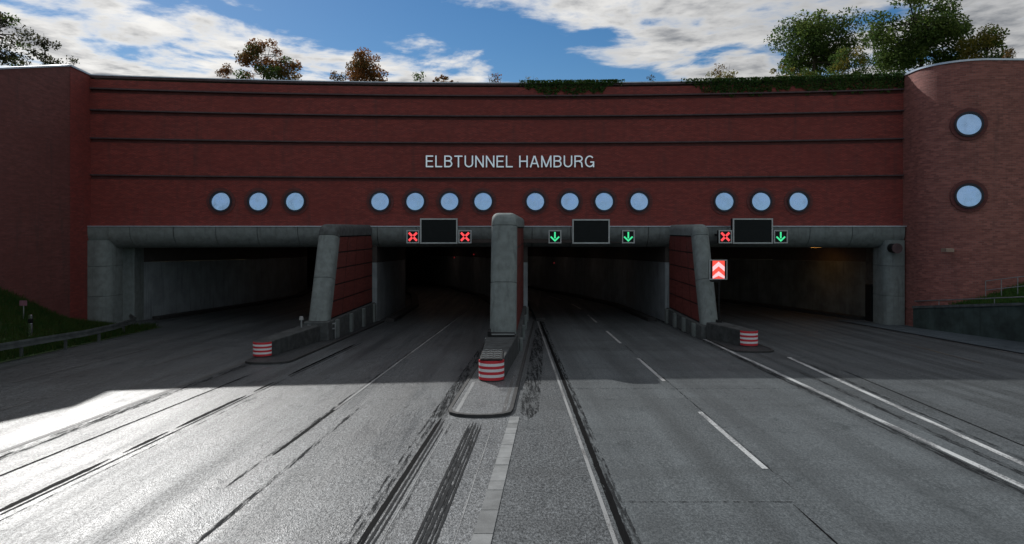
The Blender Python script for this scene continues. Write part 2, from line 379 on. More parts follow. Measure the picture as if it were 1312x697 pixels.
ribbon('tar_seam', lambda y: 11.0+.06*y, 8, 26, .05, M_TAR, road_4, .007, .02, seed=15)
for yy, x0, x1 in ((12.4, 1.95, 5.1), (22.5, 1.95, 9.5), (31, 1.95, 9.5), (17.6, 5.3, 5.9), (38, 1.95, 9.5)):
    mb = MB(); mb.add([(x0, yy, road_z(yy)+.005), (x1, yy, road_z(yy)+.005), (x1, yy+.04, road_z(yy+.04)+.005), (x0, yy+.04, road_z(yy+.04)+.005)], [(0, 1, 2, 3)])
    mb.ob('slab_joint', M_TARW, road_r)
# outer right carriageway
ribbon('edge_line', lambda y: 25.4-.107*y, 5, 55, .13, M_PAINTW, road_4, .010, .006)
ribbon('yellow_line', lambda y: 18.0+.033*y, 27.5, 34, .12, M_PAINTY, road_4, .010, .006)
pth = struct(span('pavement', lambda y: 25.55-.107*y, lambda y: 30, M_PATH, 5, 44, .05))
# left carriageways
L = lambda x0, h=HL: (lambda y: x0+h*y+bend(y))
ribbon('lane_line', L(-6.19), 19.5, 75, .075, M_PAINTG, road_l, .010, .006)
ribbon('tar_seam', L(-6.28), 13, 75, .07, M_TARW, road_l, .007, .03, seed=40)
ribbon('tar_seam', L(-6.20), 15.2, 21, .09, M_TAR, road_l, .009, .035, seed=41)
ribbon('tar_seam', L(-5.55), 8, 20, .10, M_TARW, road_l, .007, .05, seed=42)
for a, b_ in ((11.5, 15.0), (15.4, 17.2), (17.5, 21.5), (22.0, 23.6), (24.8, 33)):
    ribbon('tar_seam', L(-9.82, .068), a, b_, .13, M_TAR, road_l, .009, .05, seed=int(a*7)); ribbon('tar_seam', L(-9.66, .068), a-.3, b_+.6, .045, M_TARS, road_l, .010, .03, seed=int(a*5))
    ribbon('tar_seam', L(-9.45, .068), a-.6, b_+.3, .04, M_TARW, road_l, .007, .03, seed=int(a*9))
ribbon('tar_seam', L(-11.35, .07), 8, 25, .07, M_TAR, road_l, .007, .04, seed=44)
ribbon('edge_line', L(-12.55, .062), 8, 29, .16, M_PAINTW, road_l, .010, .006, seed=45)
ribbon('tar_seam', L(-12.25, .062), 8, 29, .30, M_TARW, road_l, .007, .08, seed=46)
ribbon('lane_dash', L(-15.7), 17.6, 20.6, .13, M_PAINTW, road_l, .010, .006, seed=47)
ribbon('lane_dash', L(-15.7), 27, 32, .13, M_PAINTW, road_l, .010, .006, seed=48)
ribbon('lane_dash', L(-18.5), 23.5, 27.5, .13, M_PAINTW, road_l, .010, .006, seed=49)
ribbon('lane_dash', L(-18.5), 28, 31.5, .13, M_PAINTW, road_l, .010, .006, seed=50)
# median: tar strips and the pale gutter slabs in front of the island
for k, (x0, wd_, mt, y1) in enumerate(((-2.98, .10, M_TAR, 18.6), (-2.86, .05, M_TARS, 18.4), (-2.77, .035, M_TARS, 17.8), (-3.14, .09, M_TARW, 24), (-3.28, .05, M_TARW, 20), (-2.62, .05, M_TARW, 18.0),
                                     (-2.14, .05, M_TARS, 18.0), (-2.06, .035, M_TARS, 18.1), (-1.98, .06, M_TARS, 18.1), (-1.89, .03, M_TARS, 18.0), (-1.82, .04, M_TARS, 17.9))):
    ribbon('tar_seam', L(x0), -3, y1, wd_, mt, road_m, .008+.0004*k, .022, seed=70+k)
ribbon('tar_seam', L(-1.98), -3, 18.1, .36, M_TARW, road_m, .006, .03, seed=90)
for x0 in (-2.68, -1.52): ribbon('edge_line', L(x0), -3, 18, .022, M_PAINTG, road_m, .007, .01, seed=91)
gy = -2.0; gi = 0
while gy < 18.6:
    ln = rnd.choice((.5, .75, 1.0, 1.0)); y1 = min(18.7, gy+ln)
    def gx(y): t = (y+2)/20.7; return (-1.46+.34*t+HL*y, -1.06+.20*t+HL*y)
    mb = MB(); a0, a1 = gx(gy+.012); c0, c1 = gx(y1-.012); zt = .014+rnd.uniform(0, .006)
    mb.prism([(a0, gy+.012), (a1, gy+.012), (c1, y1-.012), (c0, y1-.012)], lambda x, y: road_z(y)-.03, lambda x, y: road_z(y)+zt)
    mb.ob('gutter_slab', M_GUTTER if rnd.random() < .55 else M_GUTTERD, road_m); gy = y1; gi += 1

# ---------------------------------------------------------------- traffic islands
def heading_pt(x0, h, y, off): return (x0+h*y+off, y)
def island(name, x0, h, wdt, yn, yb, label_lift, parent=None, top=M_MEDIAN, wide_back=None):
    hw = wdt/2; hb = (wide_back or wdt)/2; rr = min(hw, .75)
    def outline(ins):
        a = hw-ins; pts = [heading_pt(x0, h, yb, -hb+ins)]
        for i in range(9):
            t = math.pi*i/8
            pts.append((x0+h*yn-math.cos(t)*a*1.0, yn+rr*(1-math.sin(t)**.7)+ins))
        pts.append(heading_pt(x0, h, yb, hb-ins)); return pts
    o = struct(MB().prism(outline(.105), lambda x, y: road_z(y)-.02, lambda x, y: road_z(y)+.075).ob(name, top))
    A = outline(0.0); B = outline(.10); n = len(A)
    vs = [(x, y, road_z(y)-.02) for x, y in A]+[(x, y, road_z(y)+.085) for x, y in A]+[(x, y, road_z(y)+.09) for x, y in B]+[(x, y, road_z(y)) for x, y in B]
    fs = []
    for i in range(n-1):
        fs += [(i, i+1, n+i+1, n+i), (n+i, n+i+1, 2*n+i+1, 2*n+i), (2*n+i, 2*n+i+1, 3*n+i+1, 3*n+i)]
    newobj('kerb', vs, fs, M_KERBD, o)
    return o
isl_c = island('traffic_island', -1.95, HL, 1.84, 18.6, 43, 0)
isl_l = island('traffic_island', -11.45, HL, 1.9, 27.2, 43, 0, top=M_ISLE)
isl_r = island('traffic_island', 10.85, 0, 1.9, 30.2, 43, 0, top=M_ISLE)
ribbon('edge_line', L(-2.62), 18.9, 23.2, .11, M_PAINTG, isl_c, .08, .01, seed=80)
ribbon('edge_line', L(-1.32), 18.9, 24.5, .10, M_PAINTW, isl_c, .08, .01, seed=81)
ribbon('tar_seam', L(-.62), 18.5, 40, .55, M_TARW, road_s, .005, .05, seed=82)
ribbon('tar_seam', L(-3.15), 18, 40, .35, M_TARW, road_l, .005, .05, seed=83)

# ---------------------------------------------------------------- portal wall (concave brick facade)
FX0, FX1 = -25.36, 23.9
ZT, ZB = 13.85, 4.72
def fy(x): return 43.3-2.2*(x/24.6)**2
def arc_band(name, z0, z1, y_off0, y_off1, mat, parent, x0=FX0, x1=FX1, nseg=48, zf=None):
    """slab that follows the arc: front face at fy+y_off0, back at fy+y_off1"""
    vs, uv = [], []; ul = 0; px = None
    for i in range(nseg+1):
        x = x0+(x1-x0)*i/nseg; y = fy(x)
        if px is not None: ul += math.hypot(x-px[0], y-px[1])
        px = (x, y)
        for yo, z in ((y_off0, z0), (y_off0, z1), (y_off1, z1), (y_off1, z0)):
            vs.append((x, y+yo, z)); uv.append((ul, z+yo))
    fs = []
    for i in range(nseg):
        a = 4*i
        for k in range(4): fs.append((a+k, a+4+k, a+4+(k+1) % 4, a+(k+1) % 4)[::-1] if False else (a+k, a+4+k, a+4+(k+1) % 4, a+(k+1) % 4))
    fs += [(0, 1, 2, 3), (4*nseg+3, 4*nseg+2, 4*nseg+1, 4*nseg)]
    return newobj(name, vs, fs, mat, parent, uv)
pw = thing('portal_wall', (0, 43, 4.7), 'wide curved red brick facade with dark ledges above the four tunnel openings', 'wall')
zs = [ZB, 7.82, 10.03, 11.72, 13.0, ZT-.06]
for i in range(5):
    arc_band('brick_tier', zs[i]+(.0 if i == 0 else .05), zs[i+1]-.24, -.02*i, 1.0, M_BRICK, pw)
    if i < 4:
        arc_band('groove', zs[i+1]-.24, zs[i+1]-.03, .09, .9, M_BRICKS, pw)
        arc_band('ledge', zs[i+1]-.03, zs[i+1]+.05, -.14-.02*i, .9, M_SLATE, pw)
arc_band('coping', ZT-.18, ZT-.055, -.10, 1.0, M_SLATE, pw); arc_band('coping_sheet', ZT-.055, ZT, -.14, 1.1, M_ZINC, pw)
def ring(mb, c, ax, ux, uy, r0, r1, d0, d1, n=36):
    """annulus of rectangular section about c, facing ax"""
    vs = []
    for i in range(n):
        an = 2*math.pi*i/n; dr = ux*math.cos(an)+uy*math.sin(an)
        vs += [c+dr*r0+ax*d0, c+dr*r1+ax*d0, c+dr*r1+ax*d1, c+dr*r0+ax*d1]
    fs = []
    for i in range(n):
        a, b_ = 4*i, 4*((i+1) % n)
        for k in range(4): fs.append((a+k, b_+k, b_+(k+1) % 4, a+(k+1) % 4))
    return mb.add(vs, fs)
def porthole(parent, x, y, z, rad, nx, mat_ring, ny=-1.0):
    ax = Vector((nx, ny, 0)).normalized(); ux = Vector((0, 0, 1)).cross(ax).normalized(); uy = Vector((0, 0, 1)); c = Vector((x, y, z))
    f = ring(MB(), c, ax, ux, uy, rad, rad+.11, -.3, .13).ob('porthole', M_RIM, parent)
    ring(MB(), c, ax, ux, uy, rad+.115, rad+.30, -.3, .045).ob('brick_surround', mat_ring, f)
    tl = math.tan(R(rnd.uniform(3.2, 5.2))); ts = math.tan(R(rnd.uniform(-1.5, 1.5))); vs = [c+ax*.075]; n = 36
    for k, (q, dd) in enumerate(((.35, .074), (.7, .072), (1.0, .068))):
        for i in range(n):
            an = 2*math.pi*i/n; vs.append(c+(ux*math.cos(an)+uy*math.sin(an))*(rad*q+(.01 if q == 1 else 0))+ax*(dd-rad*q*(math.sin(an)*tl+math.cos(an)*ts)))
    fs = [(0, 1+i, 1+(i+1) % n) for i in range(n)]
    for k in range(2):
        o1, o2 = 1+k*n, 1+(k+1)*n
        fs += [(o1+i, o2+i, o2+(i+1) % n, o1+(i+1) % n) for i in range(n)]
    o = newobj('pane', vs, fs, M_GLASS, f)
    for p in o.data.polygons: p.use_smooth = True
for px in (283, 331, 378, 487, 532, 576, 619, 686, 730, 774, 819, 928, 975, 1023):
    x = (px-656)/875*42.5
    for _ in range(3): x = (px-656)/875*fy(x)
    porthole(pw, x, fy(x), EYE+(293-258)/875*fy(x), .55, -4.4*x/24.6**2*-1*-1, M_BRICKS)

# lettering
def arcp(cx_, cz, rx_, rz_, a0, a1, n=10): return [(cx_+rx_*math.cos(R(a0+(a1-a0)*i/n)), cz+rz_*math.sin(R(a0+(a1-a0)*i/n))) for i in range(n+1)]
TS = .110; hT = TS/2
GL = {'E': (.60, [[(hT, 0), (hT, 1)], [(0, hT), (.60, hT)], [(0, .52), (.55, .52)], [(0, 1-hT), (.60, 1-hT)]]),
      'L': (.56, [[(hT, 0), (hT, 1)], [(0, hT), (.56, hT)]]),
      'T': (.66, [[(.33, 0), (.33, 1)], [(0, 1-hT), (.66, 1-hT)]]),
      'H': (.70, [[(hT, 0), (hT, 1)], [(.70-hT, 0), (.70-hT, 1)], [(0, .52), (.7, .52)]]),
      'N': (.70, [[(hT, 0), (hT, 1)], [(.70-hT, 0), (.70-hT, 1)], [(hT, .97), (.70-hT, .03)]]),
      'M': (.84, [[(hT, 0), (hT, 1)], [(.84-hT, 0), (.84-hT, 1)], [(hT+.01, .97), (.42, .03)], [(.83-hT, .97), (.42, .03)]]),
      'A': (.76, [[(.05, 0), (.36, .98)], [(.71, 0), (.40, .98)], [(.17, .33), (.59, .33)]]),
      'U': (.70, [[(hT, 1), (hT, .34)]+arcp(.35, .34, .35-hT, .34-hT, 180, 360)+[(.70-hT, 1)]]),
      'B': (.66, [[(hT, 0), (hT, 1)], [(0, 1-hT), (.36, 1-hT)]+arcp(.36, .75, .22, .25-hT, 90, -90)+[(0, .53)], [(.3, .53), (.36, .53)]+arcp(.36, .295, .30-hT, .295-hT, 90, -90)+[(0, hT)]]),
      'R': (.69, [[(hT, 0), (hT, 1)], [(0, 1-hT), (.38, 1-hT)]+arcp(.38, .74, .25, .26-hT, 90, -90)+[(0, .49)], [(.38, .49)]+arcp(.38, .30, .22, .19, 85, 0, 5)+[(.615, .12), (.64, 0)]]),
      'G': (.76, [arcp(.39, .5, .39-hT, .5-hT, 42, 325, 16), [(.43, .44), (.76, .44)], [(.70, .0), (.70, .44)]])}
wx0, wx1 = (546-656)/875*43.2, (761-656)/875*43.2; zl = EYE+(293-214.5)/875*43.2; HC = 15/875*43.2
let = thing('portal_lettering', (.2, 43.1, zl), 'pale metal capital letters reading ELBTUNNEL HAMBURG mounted on the brick facade', 'lettering')
word = 'ELBTUNNEL HAMBURG'; GAP = .17; tot = sum(.36 if c == ' ' else GL[c][0]+GAP for c in word)-GAP; SX = (wx1-wx0)/tot; cu_x = wx0
for c in word:
    if c == ' ': cu_x += .36*SX; continue
    wd, strokes = GL[c]; mb = MB()
    for k, pts in enumerate(strokes):
        lf, rt = [], []
        for i, p in enumerate(pts):
            a = pts[max(0, i-1)]; b_ = pts[min(len(pts)-1, i+1)]; q = math.hypot(b_[0]-a[0], b_[1]-a[1]) or 1
            nx_, nz_ = -(b_[1]-a[1])/q*hT, (b_[0]-a[0])/q*hT; lf.append((p[0]+nx_, p[1]+nz_)); rt.append((p[0]-nx_, p[1]-nz_))
        vs = []
        for p, q in zip(lf, rt):
            for (x_, z_), dp_ in ((p, .17+.002*k), (q, .17+.002*k), (q, .09), (p, .09)):
                X = cu_x+x_*SX; vs.append((X, fy(X)-dp_, zl+z_*HC))
        n = len(pts)
        mb.add(vs, [(4*i+j, 4*i+4+j, 4*i+4+(j+1) % 4, 4*i+(j+1) % 4) for i in range(n-1) for j in range(4)]+[(0, 1, 2, 3), (4*n-1, 4*n-2, 4*n-3, 4*n-4)])
    mb.ob('letter', M_LETTER, let); cu_x += (wd+GAP)*SX

# ---------------------------------------------------------------- portal frame: bullnose concrete beam and jambs
pf = thing('concrete_portal', (0, 42, -1.2), 'grey concrete bullnose beam and jambs framing the tunnel openings under the brick', 'frame')
prof = [(.9, ZB), (-.38, ZB), (-.42, ZB-.05), (-.42, 4.42)]
for i in range(1, 9):
    t = math.pi/2*i/8; prof.append((-.42+1.15*(1-math.cos(t)), 4.42-1.0*math.sin(t)))
prof += [(2.6, 3.42), (2.6, 3.7), (.9, 3.7)]
xj = FX0
while xj < 23.45:
    x1 = min(23.55, xj+2.42)
    if 23.55-x1 < .8: x1 = 23.55
    vs, fs = [], []; n = len(prof)
    for x in (xj+.018, x1-.018):
        for yo, z in prof: vs.append((x, fy(x)+yo, z))
    fs = [(i, n+i, n+(i+1) % n, (i+1) % n) for i in range(n)]+[tuple(range(n)), tuple(range(2*n-1, n-1, -1))]
    smooth_angle(newobj('beam_segment', vs, fs, M_CONC, pf), 30); xj = x1
MB().add([(x, fy(x)+yo, z) for i in range(41) for x in [FX0+.05+(48.7)*i/40] for yo, z in ((.2, ZB-.3), (.2, 3.75), (.75, 3.75), (.75, ZB-.3))],
         [(4*i+k, 4*i+4+k, 4*i+4+(k+1) % 4, 4*i+(k+1) % 4) for i in range(40) for k in range(4)]).ob('beam_core', M_BLACK, pf)
arc_band('flashing', ZB+.004, ZB+.055, -.46, .5, M_ZINC, pf, FX0, 23.6)
def jamb(x0, sgn, flat=.62, rd=.85):
    y0 = fy(x0)-.40
    pts = [(0, 1.6), (0, 0), (flat, 0)]
    for i in range(1, 8):
        t = math.pi/2*i/7; pts.append((flat+rd*math.sin(t), rd*(1-math.cos(t))))
    pts += [(flat+rd, 1.6)]
    poly = [(x0+sgn*a, y0+b_) for a, b_ in pts]
    if sgn > 0: poly = poly[::-1]
    zb = road_z(42)-.1
    for a, b_ in ((zb, .55), (.57, 2.35), (2.37, 3.9)):
        smooth_angle(MB().prism(poly[::-1] if False else poly, a, b_).ob('jamb_segment', M_CONC, pf), 30)
jamb(FX0+.02, 1, .55, .75); jamb(23.52, -1, .5, .55)
MB().box(-25.2, -23.95, 43.3, 44.6, -1.5, 3.4).ob('inner_pier', M_CONC, pf, bevel=.03)
MB().box(23.1, 24.3, 43.4, 44.6, -1.5, 3.4).ob('inner_pier', M_CONCD, pf, bevel=.03)

# ---------------------------------------------------------------- wing wall, tower
def path_wall(name, pts, z0, z1, th, mat, parent, closed_uv=0.0):
    """wall following plan points; thickness to the left of the direction of travel"""
    n = len(pts); nr = []
    for i in range(n):
        a = Vector(pts[max(0, i-1)]); b_ = Vector(pts[min(n-1, i+1)]); d = (b_-a).normalized(); nr.append(Vector((-d.y, d.x)))
    vs, uv = [], []; ul = closed_uv
    for i, p in enumerate(pts):
        if i: ul += math.dist(p, pts[i-1])
        q = Vector(p)+nr[i]*th
        zz = z0(p[0], p[1]) if callable(z0) else z0
        zt_ = z1(p[0], p[1]) if callable(z1) else z1
        for (x, y), z in ((p, zz), (p, zt_), (q, zt_), (q, zz)): vs.append((x, y, z)); uv.append((ul, z))
    fs = [(4*i+k, 4*i+4+k, 4*i+4+(k+1) % 4, 4*i+(k+1) % 4) for i in range(n-1) for k in range(4)]+[(0, 1, 2, 3), (4*n-1, 4*n-2, 4*n-3, 4*n-4)]
    return newobj(name, vs, fs, mat, parent, uv)
ww = thing('wing_wall', (-25.2, 36, -1), 'plain brick wing wall with descending top beside the left grass bank', 'wall')
wtop = lambda x, y: ZT-.06 if y > 38.5 else ZT-.06-.267*(38.6-y)
wpth = [(-26.4, 2), (-25.6, 20), (-25.05, 33.4), (-25.0, 38.6)]
path_wall('brick_face', wpth, lambda x, y: -2.0, lambda x, y: wtop(x, y), .5, M_BRICKW, ww)
path_wall('brick_face', [(-24.985, 38.61), (-25.34, 41.45)], -2, ZT-.075, .4, M_BRICK, ww, 7)
path_wall('coping', [(x+.06, y) for x, y in wpth], lambda x, y: wtop(x, y)+.001, lambda x, y: wtop(x, y)+.09, .7, M_ZINC, ww)
path_wall('coping', [(-24.92, 38.62), (-25.28, 41.3)], ZT-.07, ZT+.03, .55, M_ZINC, ww)
tw = thing('brick_tower', (28, 38, -1), 'lighter brick stair tower with rounded corner and two stacked round windows', 'tower')
cx, cy, rr = 26.05, 39.75, 2.5
tp = [(23.64, 41.45)]+[(cx-rr*math.cos(R(a)), cy-rr*math.sin(R(a))) for a in range(0, 91, 5)]+[(28.3, 37.32), (32, 37.9), (40, 41)]
smooth_angle(path_wall('brick_face', tp, -2, ZT-.06, .45, M_BRICKT, tw), 35)
tpc = [(23.58, 41.6)]+[(cx-(rr+.07)*math.cos(R(a)), cy-(rr+.07)*math.sin(R(a))) for a in range(0, 91, 5)]+[(28.3, 37.25), (32, 37.83), (40, 40.93)]
smooth_angle(path_wall('coping', tpc, ZT-.06, ZT+.04, .6, M_ZINC, tw), 35)
porthole(tw, 25.05, 37.44, EYE+134/875*37.4, .58, -.44, M_BRICKS)
porthole(tw, 25.05, 37.44, EYE+42/875*37.4, .58, -.44, M_BRICKS)
MB().box(23.55, 24.15, 37.15, 37.23, 3.3, 3.5)
tag(MB().box(23.75+.0, 24.2, 37.35, 37.80, 3.32, 3.52).ob('wall_plate', simple('plate_tan', (.30, .22, .17), .6), bevel=.01), 'small tan plate fixed low on the rounded brick tower', 'plate')

# ---------------------------------------------------------------- tunnel tubes
def tube(name, left, right, label, rmat=None):
    t = thing(name, ((left[0][0]+right[0][0])/2, 44, -1.3), label, 'tunnel', 'tunnel tubes')
    zc = lambda x, y: road_z(y)+5.0
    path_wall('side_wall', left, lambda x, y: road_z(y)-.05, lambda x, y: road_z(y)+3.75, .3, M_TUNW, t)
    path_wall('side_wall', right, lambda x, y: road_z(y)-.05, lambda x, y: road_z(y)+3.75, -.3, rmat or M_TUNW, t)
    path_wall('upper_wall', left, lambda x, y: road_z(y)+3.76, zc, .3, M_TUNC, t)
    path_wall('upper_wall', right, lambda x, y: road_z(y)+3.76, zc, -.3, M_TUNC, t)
    for side, pts in ((-1, left), (1, right)):
        path_wall('walkway_kerb', [(x-side*.55, y) for x, y in pts], lambda x, y: road_z(y)-.02, lambda x, y: road_z(y)+.22, .55*(-side)*-1, M_KERBD, t)
    vs = []
    for (a, b_) in zip(left, right): vs += [(a[0]-.3, a[1], zc(*a)), (b_[0]+.3, b_[1], zc(*b_))]
    k = len(left)
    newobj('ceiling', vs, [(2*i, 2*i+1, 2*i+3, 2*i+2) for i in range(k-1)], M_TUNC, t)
    for q in range(3, len(left)-2, 2):
        (xa, ya), (xb, yb_) = left[q], right[q]
        for k in (.3, .7):
            x, y = xa+(xb-xa)*k, ya+(yb_-ya)*k; z = road_z(y)+4.9
            MB().box(x-.14, x+.14, y-.7, y+.7, z-.02, z+.02).ob('ceiling_lamp', E_TUNL, t)
            MB().box(x-.18, x+.18, y-.75, y+.75, z+.025, z+.09).ob('lamp_housing', M_BLACK, t)
    a, b_ = left[-1], right[-1]
    newobj('added_end_cap', [(a[0]-.3, a[1], -5), (b_[0]+.3, b_[1], -5), (b_[0]+.3, b_[1], 5), (a[0]-.3, a[1], 5)], [(0, 1, 2, 3)], M_TUNC, t)  # added cap across the far end, closes the tube to keep its inside dark
    return t
def walls(pts, ext=2):
    out = []
    for i in range(len(pts)-1):
        a, b_ = pts[i], pts[i+1]
        for k in range(3): out.append((a[0]+(b_[0]-a[0])*k/3, a[1]+(b_[1]-a[1])*k/3))
    out.append(pts[-1]); return out
t1 = tube('tunnel_tube', walls([(-23.95, 44.4), (-21.9, 57), (-21.4, 66), (-24, 80), (-29, 94)]), walls([(-9.9, 43.0), (-9.7, 55), (-11.5, 66), (-15, 80), (-20.3, 94)]), 'dark tunnel mouth farthest left with a pale side wall')
t2 = tube('tunnel_tube', walls([(-8.55, 43.2), (-8.6, 55), (-10.3, 66), (-13.8, 80), (-19, 94)]), walls([(-.35, 43.5), (-.5, 55), (-2.1, 66), (-6.2, 80), (-12, 94)]), 'dark tunnel mouth under the two red cross signals, left of the middle pier')
t3 = tube('tunnel_tube', walls([(1.0, 43.5), (.8, 55), (-.9, 66), (-5, 80), (-11, 94)]), walls([(9.75, 43.4), (9.2, 55), (7.0, 66), (3.2, 80), (-2, 94)]), 'dark tunnel mouth under the two green arrows, right of the middle pier')
t4 = tube('tunnel_tube', walls([(10.75, 43.2), (10.2, 55), (7.9, 66), (4.2, 80), (-1, 94)]), walls([(23.55, 44.2), (20.9, 55), (17.2, 66), (12.6, 80), (7, 94)]), 'dark tunnel mouth farthest right with two orange ceiling lamps', simple('tunnel_wall_dark', (.13, .15, .145), .7, var=.3, scale=.8, streak=.7))  # right side wall of this tube gets a darker base tone
# closing pieces above the tube ceilings, behind the beam
MB().box(-26, 26, 44.9, 45.2, 3.5, 5.5).ob('beam_back', M_BLACK, pf)
MB().box(-26, 26, 43.0, 45.0, 3.72, 3.95).ob('soffit', M_TUNC, pf)
MB().box(-31, -24.2, 44.7, 45.2, -3, 6).ob('side_closure', M_BLACK, pf); MB().box(23.6, 31, 44.62, 45.2, -3, 6).ob('side_closure', M_BLACK, pf)
for lx, lz in ((1024, 316), (1045, 317)):
    d = 47.5; x = (lx-656)/875*d; z = EYE-(lz-293)/875*d
    MB().box(x-.35, x+.35, d-.1, d+.5, z-.01, z+.04).ob('ceiling_lamp', E_LAMP, t4)
    MB().box(x-.4, x+.4, d-.15, d+.55, z+.045, z+.6).ob('lamp_housing', M_BLACK, t4)
MB().box(18.9, 19.0, 46.5, 46.55, .75, 1.05)
MB().box((1013-656)/875*56-.06, (1013-656)/875*56+.06, 55.6, 55.7, EYE-(374-293)/875*56, EYE-(367-293)/875*56).ob('marker_light', E_DOT, t4)
for px, py, d in ((582, 330, 52), (607, 326, 52), (674, 338, 50), (710, 337, 55)):
    x = (px-656)/875*d; z = EYE-(py-293)/875*d
    MB().box(x-.04, x+.04, d, d+.05, z-.04, z+.04).ob('marker_light', E_RDOT, t2 if px < 650 else t3)
cab = thing('service_cabinet', (23.0, 43.0, -1.3), 'tall black cabinet against the right jamb inside the right tunnel mouth', 'cabinet')
MB().box(22.55, 23.35, 42.9, 43.6, road_z(43), road_z(43)+2.35).ob('body', M_BLACK, cab, bevel=.02)
MB().box(22.6, 23.3, 42.87, 42.9, road_z(43)+.1, road_z(43)+2.25).ob('door', M_SCREEN, cab)
MB().box(23.18, 23.22, 42.84, 42.87, road_z(43)+1.1, road_z(43)+1.25).ob('handle', M_STEEL, cab)
fan = thing('wall_fixture', (23.7, 41.0, 3.0), 'dark round fixture bolted high on the right concrete jamb', 'fixture')
x = (1146-656)/875*40.6; z = EYE-(318-293)/875*40.6
MB().tube((x, 40.9, z), (x, 40.35, z), .27, .27, 16).ob('body', M_BLACK, fan); MB().tube((x, 40.36, z), (x, 40.25, z), .3, .3, 16).ob('hood', M_SLATE, fan)
MB().bar((x, 40.7, z), (x, 41.1, z+.3), .08, .08).ob('bracket', M_BLACK, fan)

# ---------------------------------------------------------------- dividing piers
def pier(label, xc, yb, yt, h, wd, zb, ztop, cols, rows, joints, posts, cap_mat):
    """yb/yt: front plane at the foot / under the cap; h: plan heading; xc: centre line at yb"""
    p = thing('dividing_pier', (xc, yb, road_z(yb)), label, 'pier', 'piers between the tunnel openings')
    cx_ = lambda y: xc+h*(y-yb)
    rc = .55; r = .30; yend = fy(cx_(42))-.1
    path = [(yb, zb), (yb+(yt-yb)*.5, zb+(ztop-rc-zb)*.5), (yt, ztop-rc)]
    for i in range(1, 8):
        t = math.pi/2*i/7; path.append((yt+rc*(1-math.cos(t)), ztop-rc+rc*math.sin(t)))
    path += [(yt+rc+2.5, ztop), (yend, ztop)]
    prof = []
    hw = wd/2; dep = .62
    prof.append((-hw, -dep))
    for i in range(7):
        t = math.pi/2*i/6; prof.append((-hw+r*(1-math.cos(t)), -r+r*math.sin(t)))
    for i in range(7):
        t = math.pi/2*i/6; prof.append((hw-r+r*math.sin(t), -r+r*math.cos(t)))
    prof.append((hw, -dep))
    def frame(i):
        a = path[max(0, i-1)]; b_ = path[min(len(path)-1, i+1)]
        ty, tz = b_[0]-a[0], b_[1]-a[1]; l = math.hypot(ty, tz); ty /= l; tz /= l
        return (-tz, ty)      # outward normal (towards the front, then up)
    def seg(i0, i1, mat, nm, trim0=0.012, trim1=.012):
        vs = []; n = len(prof)
        for i in range(i0, i1+1):
            y, z = path[i]; ny, nz = frame(i) if 0 < i < len(path)-1 else ((-1, 0) if i == 0 else (0, 1))
            ty, tz = nz, -ny
            off = trim0 if i == i0 else (-trim1 if i == i1 else 0)
            for a, o in prof:
                yy = y+ny*o+ty*off; zz = z+nz*o+tz*off
                vs.append((cx_(yy)+a, yy, zz))
        k = i1-i0+1
        fs = [(j*n+q, j*n+q+1, (j+1)*n+q+1, (j+1)*n+q) for j in range(k-1) for q in range(n-1)]
        fs += [tuple(range(n-1, -1, -1)), tuple((k-1)*n+q for q in range(n))]
        for j in range(k-1): fs.append((j*n+n-1, j*n, (j+1)*n, (j+1)*n+n-1))
        return smooth_angle(newobj(nm, vs, fs, mat, p), 50)
    seg(0, 1, M_CONC, 'front_panel'); seg(1, 2, M_CONC, 'front_panel'); seg(2, len(path)-2, cap_mat, 'cap'); seg(len(path)-2, len(path)-1, cap_mat, 'cap')
    # brick core
    yf = lambda z: yb+(yt-yb)*(z-zb)/(ztop-rc-zb)+.35
    iw = hw-.07; mb = MB(); zc = ztop-.3
    mb.hexa([(cx_(yf(zb))-iw, yf(zb), zb), (cx_(yf(zb))+iw, yf(zb), zb), (cx_(yend)+iw, yend, zb), (cx_(yend)-iw, yend, zb),
             (cx_(yf(zc))-iw, yf(zc), zc), (cx_(yf(zc))+iw, yf(zc), zc), (cx_(yend)+iw, yend, zc), (cx_(yend)-iw, yend, zc)])
    mb.ob('core', M_BLACK, p)
    z0, z1 = zb+.04, ztop-.66
    for s in (-1, 1):
        for i in range(cols):
            for j in range(rows):
                za, zb_ = z0+(z1-z0)*j/rows+.035, z0+(z1-z0)*(j+1)/rows-.035
                q = []
                for xo in (0, 1):
                    for (t, z) in ((i/cols, za), ((i+1)/cols, za), ((i+1)/cols, zb_), (i/cols, zb_)):
                        ya = yf(z)+.29; y = ya+(yend-ya)*t
                        y += .05 if t == i/cols else -.05
                        q.append((cx_(y)+s*(iw-.05+xo*(.062+.012*((i*7+j*3) % 3)/3)), y, z))
                mbp = MB(); mbp.hexa(q); mbp.ob('brick_panel', M_PANEL, p)
    # plinth
    pwid = hw+.12; ys = yb-.15
    mb = MB(); mb.hexa([(cx_(ys)-pwid, ys, road_z(ys)-.05), (cx_(ys)+pwid, ys, road_z(ys)-.05), (cx_(yend)+pwid, yend, road_z(yend)-.05), (cx_(yend)-pwid, yend, road_z(yend)-.05),
                        (cx_(ys)-pwid, ys, zb-.01), (cx_(ys)+pwid, ys, zb-.01), (cx_(yend)+pwid, yend, zb-.01), (cx_(yend)-pwid, yend, zb-.01)])
    mb.ob('plinth', M_CONCD, p, bevel=.03)
    for s in (-1, 1):
        for i in range(posts):
            y = ys+1.2+i*(yend-ys-1.6)/max(1, posts-1)
            x = cx_(y)+s*(pwid+.07)
            MB().box(x-.07, x+.07, y-.22, y+.22, road_z(y)-.05, zb-.04).ob('plinth_post', M_CONC, p, bevel=.015)
    return p, cx_
pl, cxl = pier('leaning concrete pier with red brick panels between the two left tunnel mouths', -9.72, 34.0, 35.5, HL, 1.0, -.02, 4.84, 4, 5, 1, 4, M_CONCD)
